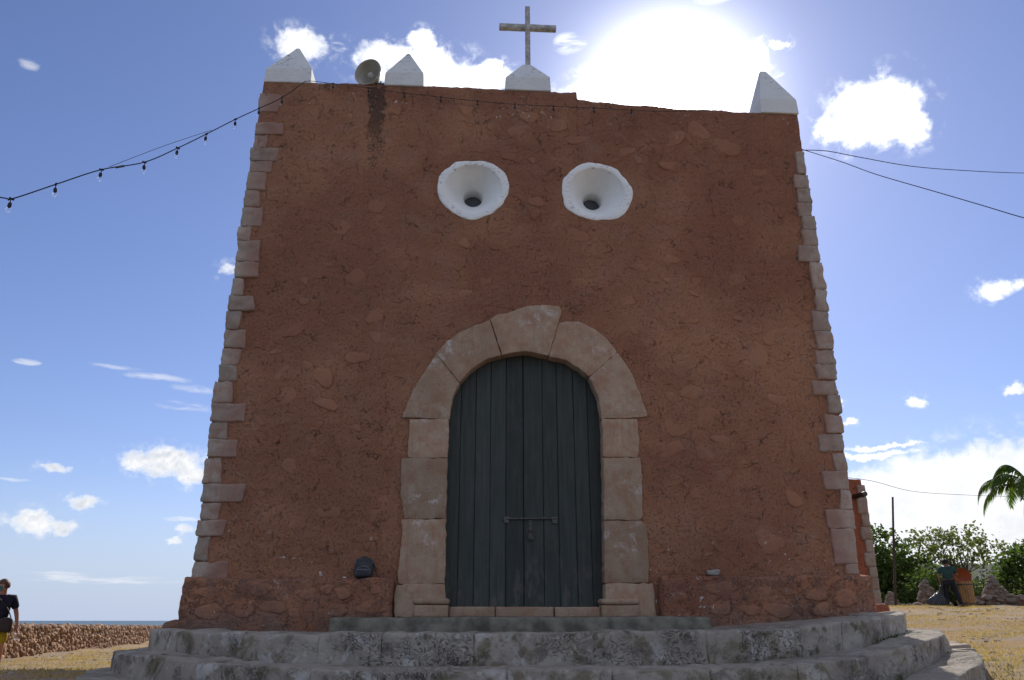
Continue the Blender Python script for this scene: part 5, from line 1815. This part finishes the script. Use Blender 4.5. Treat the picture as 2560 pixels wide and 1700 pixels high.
tree('broadleaf_tree', 'dense dark green tree directly behind the annex corner', (20.2, 30.0, -1.0), [(20.2, 29.8, 3.2, 2.1, 2.0, 2.3), (20.8, 29.3, 2.2, 2.0, 1.6, 2.2), (18.9, 30.6, 2.4, 1.8, 1.8, 2.4)], 260, 48, 0.13, M['leaf_dark'], 0.14, 1.4, 1001)
tree('thin_tree', 'thin spreading tree with bare limbs behind the worker in green', (22.3, 26.4, -0.6), [(21.3, 26.9, 4.55, 1.0, 1.2, 0.75), (22.3, 26.3, 4.75, 1.1, 1.2, 0.6), (23.1, 25.8, 4.1, 0.9, 1.1, 0.65), (22.1, 26.4, 4.0, 1.5, 1.2, 0.7)], 150, 13, 0.10, M['leaf_pale'], 0.085, 2.4, 1002, spread=0.15, shell=0.25)
tree('low_shrub', 'light green shrub left of the worker behind the rubble merlon', (19.7, 25.4, -0.5), [(19.7, 25.4, 1.6, 0.9, 0.9, 1.2), (20.6, 24.9, 1.9, 0.8, 0.8, 0.9)], 110, 50, 0.11, M['leaf_bright'], 0.05, 0.6, 1003)
tree('low_shrub', 'dark low shrub at the foot of the leaning pole', (17.3, 26.5, -0.8), [(17.3, 26.5, 1.1, 1.5, 1.0, 1.1), (18.6, 25.8, 0.9, 1.3, 0.9, 1.0)], 120, 50, 0.12, M['leaf_dark'], 0.05, 0.6, 1004)
tree('broadleaf_tree', 'dark round tree at the right edge below the palm', (25.0, 25.8, -1.0), [(24.9, 25.9, 2.7, 1.2, 1.2, 1.6), (26.2, 25.1, 3.0, 1.4, 1.3, 2.0)], 170, 65, 0.12, M['leaf_dark'], 0.12, 1.4, 1005)
tree('low_shrub', 'bright green shrub at the right edge behind the low wall', (24.0, 23.5, -0.4), [(24.0, 23.4, 1.6, 1.0, 0.9, 0.85), (25.2, 22.8, 1.7, 1.1, 0.9, 0.9)], 120, 55, 0.10, M['leaf_bright'], 0.05, 0.6, 1006)
tree('low_shrub', 'sparse dull green shrub between the bin and the largest rubble merlon', (20.6, 23.6, -0.4), [(20.5, 23.6, 1.7, 0.6, 0.6, 0.9), (21.5, 23.4, 1.6, 0.9, 0.7, 0.9)], 60, 32, 0.10, M['leaf_pale'], 0.05, 0.6, 1007)
tree('broadleaf_tree', 'dull green tree farther back between the thin tree and the right edge', (26.5, 36.0, -2.0), [(26.5, 36.0, 1.8, 2.6, 2.0, 1.8), (23.5, 37.5, 1.2, 2.6, 2.0, 1.9)], 190, 55, 0.15, M['leaf_pale'], 0.14, 1.6, 1008)
tree('broadleaf_tree', 'dull green tree low behind the thin tree and the dense dark tree', (22.0, 41.0, -2.5), [(22.0, 41.0, 1.2, 3.0, 2.0, 2.0)], 150, 55, 0.16, M['leaf_dark'], 0.14, 1.6, 1009)

# palm
pal = thing('palm_tree', 'palm with arching fronds at the right edge of the picture', 'tree', (19.5, 16.2, 1.4))
MB().tube(smooth_path([(19.7, 16.1, 1.2), (19.6, 16.16, 3.0), (19.3, 16.34, 4.6), (19.06, 16.47, 5.55)]), [0.14 - 0.003 * i for i in range(19)], 10).build('trunk', M['bark'], pal, True)
crown = Vector((19.06, 16.47, 5.58))
rp = random.Random(77)
LM = Vector((-0.875, 0.485, 0))   # horizontally across the view towards the church
BK = Vector((0.485, 0.875, 0))
FR = [(LM, 1.9, 1.00, False), (LM * .95 + BK * .25, 1.8, 0.45, False), (LM * .8 - BK * .5, 1.7, 1.15, False), (LM * .35 + BK * .9, 1.7, 0.9, False), (LM * .3 - BK * .95, 1.8, 0.8, False), (-LM, 1.9, 0.9, False), (-LM * .7 + BK * .7, 1.8, 1.2, False), (-LM * .7 - BK * .7, 1.8, 0.7, False),
      (LM * .5 + BK * .1, 1.3, 2.0, False), (-LM * .3 + BK * .2, 1.4, 2.2, False), (LM * .42 - BK * .1, 1.75, -1.6, True), (LM * .25 + BK * .2, 1.7, -2.0, True)]
for fi, (dv, ln, rise, dead) in enumerate(FR):
    d = dv.normalized()
    ln *= 0.90
    pts = []
    for k in range(15):
        t = k / 14
        hz_ = ln * (t if rise > -1 else (0.28 * (1 - (1 - t) ** 3)))
        if rise > -1:
            z = rise * 1.25 * t - (rise * 0.55 + 1.25) * t ** 2.2
        else:
            z = 0.12 * math.sin(min(1, t * 4) * math.pi) - 2.3 * t
        if rise <= 1.3 and rise > -1:
            hz_ = ln * math.sin(t * 1.45) / math.sin(1.45)
        pts.append(crown + d * hz_ + Vector((0, 0, z)))
    rb = MB().tube(pts, [0.022 - 0.0013 * k for k in range(15)], 5)
    fo_ = rb.build('frond', M['palm_dead'] if dead else M['palm'], pal, True)
    V, F = [], []
    side = d.cross(Vector((0, 0, 1))).normalized()
    for k in range(62):
        t = 0.14 + 0.86 * k / 61
        q = t * 14
        i0 = min(13, int(q))
        p = pts[i0].lerp(pts[i0 + 1], q - i0)
        tan = (pts[i0 + 1] - pts[i0]).normalized()
        L_ = 0.52 * math.sin(math.pi * (0.12 + 0.80 * t)) * rp.uniform(0.8, 1.1)
        for s in (-1, 1):
            dr = (side * s * 0.75 + tan * 0.55 + Vector((0, 0, -0.30 - 0.5 * rp.random()))).normalized()
            if dead:
                dr = (side * s * 0.25 + tan * 0.8 + Vector((0, 0, -0.6))).normalized()
            wv = tan * 0.021
            m1 = p + dr * L_ * 0.55
            e1 = p + dr * L_ + Vector((0, 0, -0.16 * L_ - 0.05 * rp.random()))
            b0 = len(V)
            V += [p - wv, p + wv, m1 + wv * 1.1, m1 - wv * 1.1, e1]
            F += [(b0, b0 + 1, b0 + 2, b0 + 3), (b0 + 3, b0 + 2, b0 + 4)]
    link('leaflets', mesh('leaflets', V, F, False), M['palm_dead'] if dead else M['palm'], fo_)

# ------------------------------------------------------------------ grass
def blades(name, pts, hgt, wid, mat, label, seed, parent=None):
    rs_ = np.random.default_rng(seed)
    n = len(pts)
    a = rs_.uniform(0, 2 * math.pi, n)
    h = hgt * rs_.uniform(0.4, 1.2, n)
    lean = rs_.normal(0, 0.55, (n, 2)) * h[:, None]
    wv = np.c_[np.cos(a), np.sin(a), np.zeros(n)] * (wid * rs_.uniform(0.6, 1.2, n))[:, None]
    top_ = pts + np.c_[lean, h]
    V = np.stack([pts - wv, pts + wv, top_], 1).reshape(-1, 3)
    F = np.arange(n * 3).reshape(n, 3)
    return tag(link(name, mesh(name, V, F, False), mat), label, 'grass', kind='stuff')


def scatter(n, x0, x1, y0, y1, seed, thr, freq=0.6):
    rs_ = np.random.default_rng(seed)
    X = rs_.uniform(x0, x1, n)
    Y = rs_.uniform(y0, y1, n)
    keep = fbm(np.c_[X, Y], freq, 4, 0.6, seed) > thr
    X, Y = X[keep], Y[keep]
    return X, Y


X, Y = scatter(130000, 1.5, 24, -6, 19, 1101, -0.12)
X2, Y2 = scatter(70000, -13, -3.5, -5, 34, 1102, -0.08)
X, Y = np.r_[X, X2], np.r_[Y, Y2]
ok = ~((np.abs(X) < 4.6) & (Y > 0)) & (np.hypot(X + 0.95, Y + 11) > 5) & ~((X < 5.15) & (X > -5.4) & (Y < 1.4) & (Y > 0.2)) & ~((((X + 0.13) / 5.2) ** 2 + ((Y - 0.3) / 5.6) ** 2 < 1) & (Y < 0.4))
ok &= ~((X > 4) & (X < 7.8) & (Y > 5.9) & (Y < 7)) & (X > wall_x(Y) + 0.1)
X, Y = X[ok], Y[ok]
Pn = np.c_[X, Y]
Zg = ground_z(X, Y) + fbm(Pn, 0.45, 4, 0.5, 3) * 0.05 + fbm(Pn, 3.0, 3, 0.55, 9) * 0.018 - 0.01
blades('dry_grass', np.c_[X, Y, Zg], 0.055, 0.010, M['dry_grass'], 'short dry yellow grass over the lawn on both sides', 1103)
# green weeds where the lowest step meets the ground on the right, and in the joints
rs_ = np.random.default_rng(1104)
uu = 0.82 + rs_.normal(0, 0.05, 1100)
Cw = curve(2, np.clip(uu, 0.66, 0.95))
Cw = Cw + np.c_[rs_.uniform(0.02, 0.26, len(Cw)), rs_.uniform(-0.2, 0.0, len(Cw))]
blades('weeds', np.c_[Cw, ground_z(Cw[:, 0], Cw[:, 1]) - 0.01], 0.075, 0.007, M['weed'], 'green weeds along the foot of the lowest step on the right', 1105)
uu = rs_.uniform(0.70, 0.92, 700)
Cw = np.vstack([curve(1, uu[:350]), curve(0, uu[350:])]) + rs_.normal(0, 0.03, (700, 2)) - np.array([0, 0.03])
keep = fbm(Cw, 1.5, 3, 0.5, 1106) > 0.12
zc = np.r_[np.full(350, STEP_Z[2]), np.full(350, STEP_Z[1])] + np.r_[lift(2, Cw[:350, 0]), lift(1, Cw[350:, 0])]
blades('moss_tufts', np.c_[Cw, zc][keep], 0.035, 0.008, M['weed'], 'little green tufts in the joints at the back of the treads', 1107)

# loose stones in the lawn
X, Y = scatter(9000, -13, 24, -6, 20, 1110, 0.12, 0.5)
ok = ~((X < 5.1) & (X > -5.4) & (Y < 1.5) & (Y > -1)) & ~((((X + 0.13) / 5.3) ** 2 + ((Y - 0.3) / 5.7) ** 2 < 1) & (Y < 0.4)) & ~((np.abs(X) < 4.7) & (Y > 0)) & (X > wall_x(Y) + 0.2)
X, Y = X[ok][:2600], Y[ok][:2600]
Pn = np.c_[X, Y]
Zg = ground_z(X, Y) + fbm(Pn, 0.45, 4, 0.5, 3) * 0.05
BV, BF = [], []
for i in range(len(X)):
    s_ = 0.012 + 0.035 * RNG.random() ** 2
    BV.append(SHAPES[i % 9] * s_ * np.array([1.3, 1.2, 0.6]) + np.array([X[i], Y[i], Zg[i]]))
    BF.append(ICO_F + i * len(ICO_V))
tag(link('gravel', mesh('gravel', np.vstack(BV), np.vstack(BF), False), plain('pale_gravel', (0.38, 0.32, 0.26), 0.95, 0.3, 9.0)), 'pale pebbles scattered in the dry lawn', 'gravel', kind='stuff')
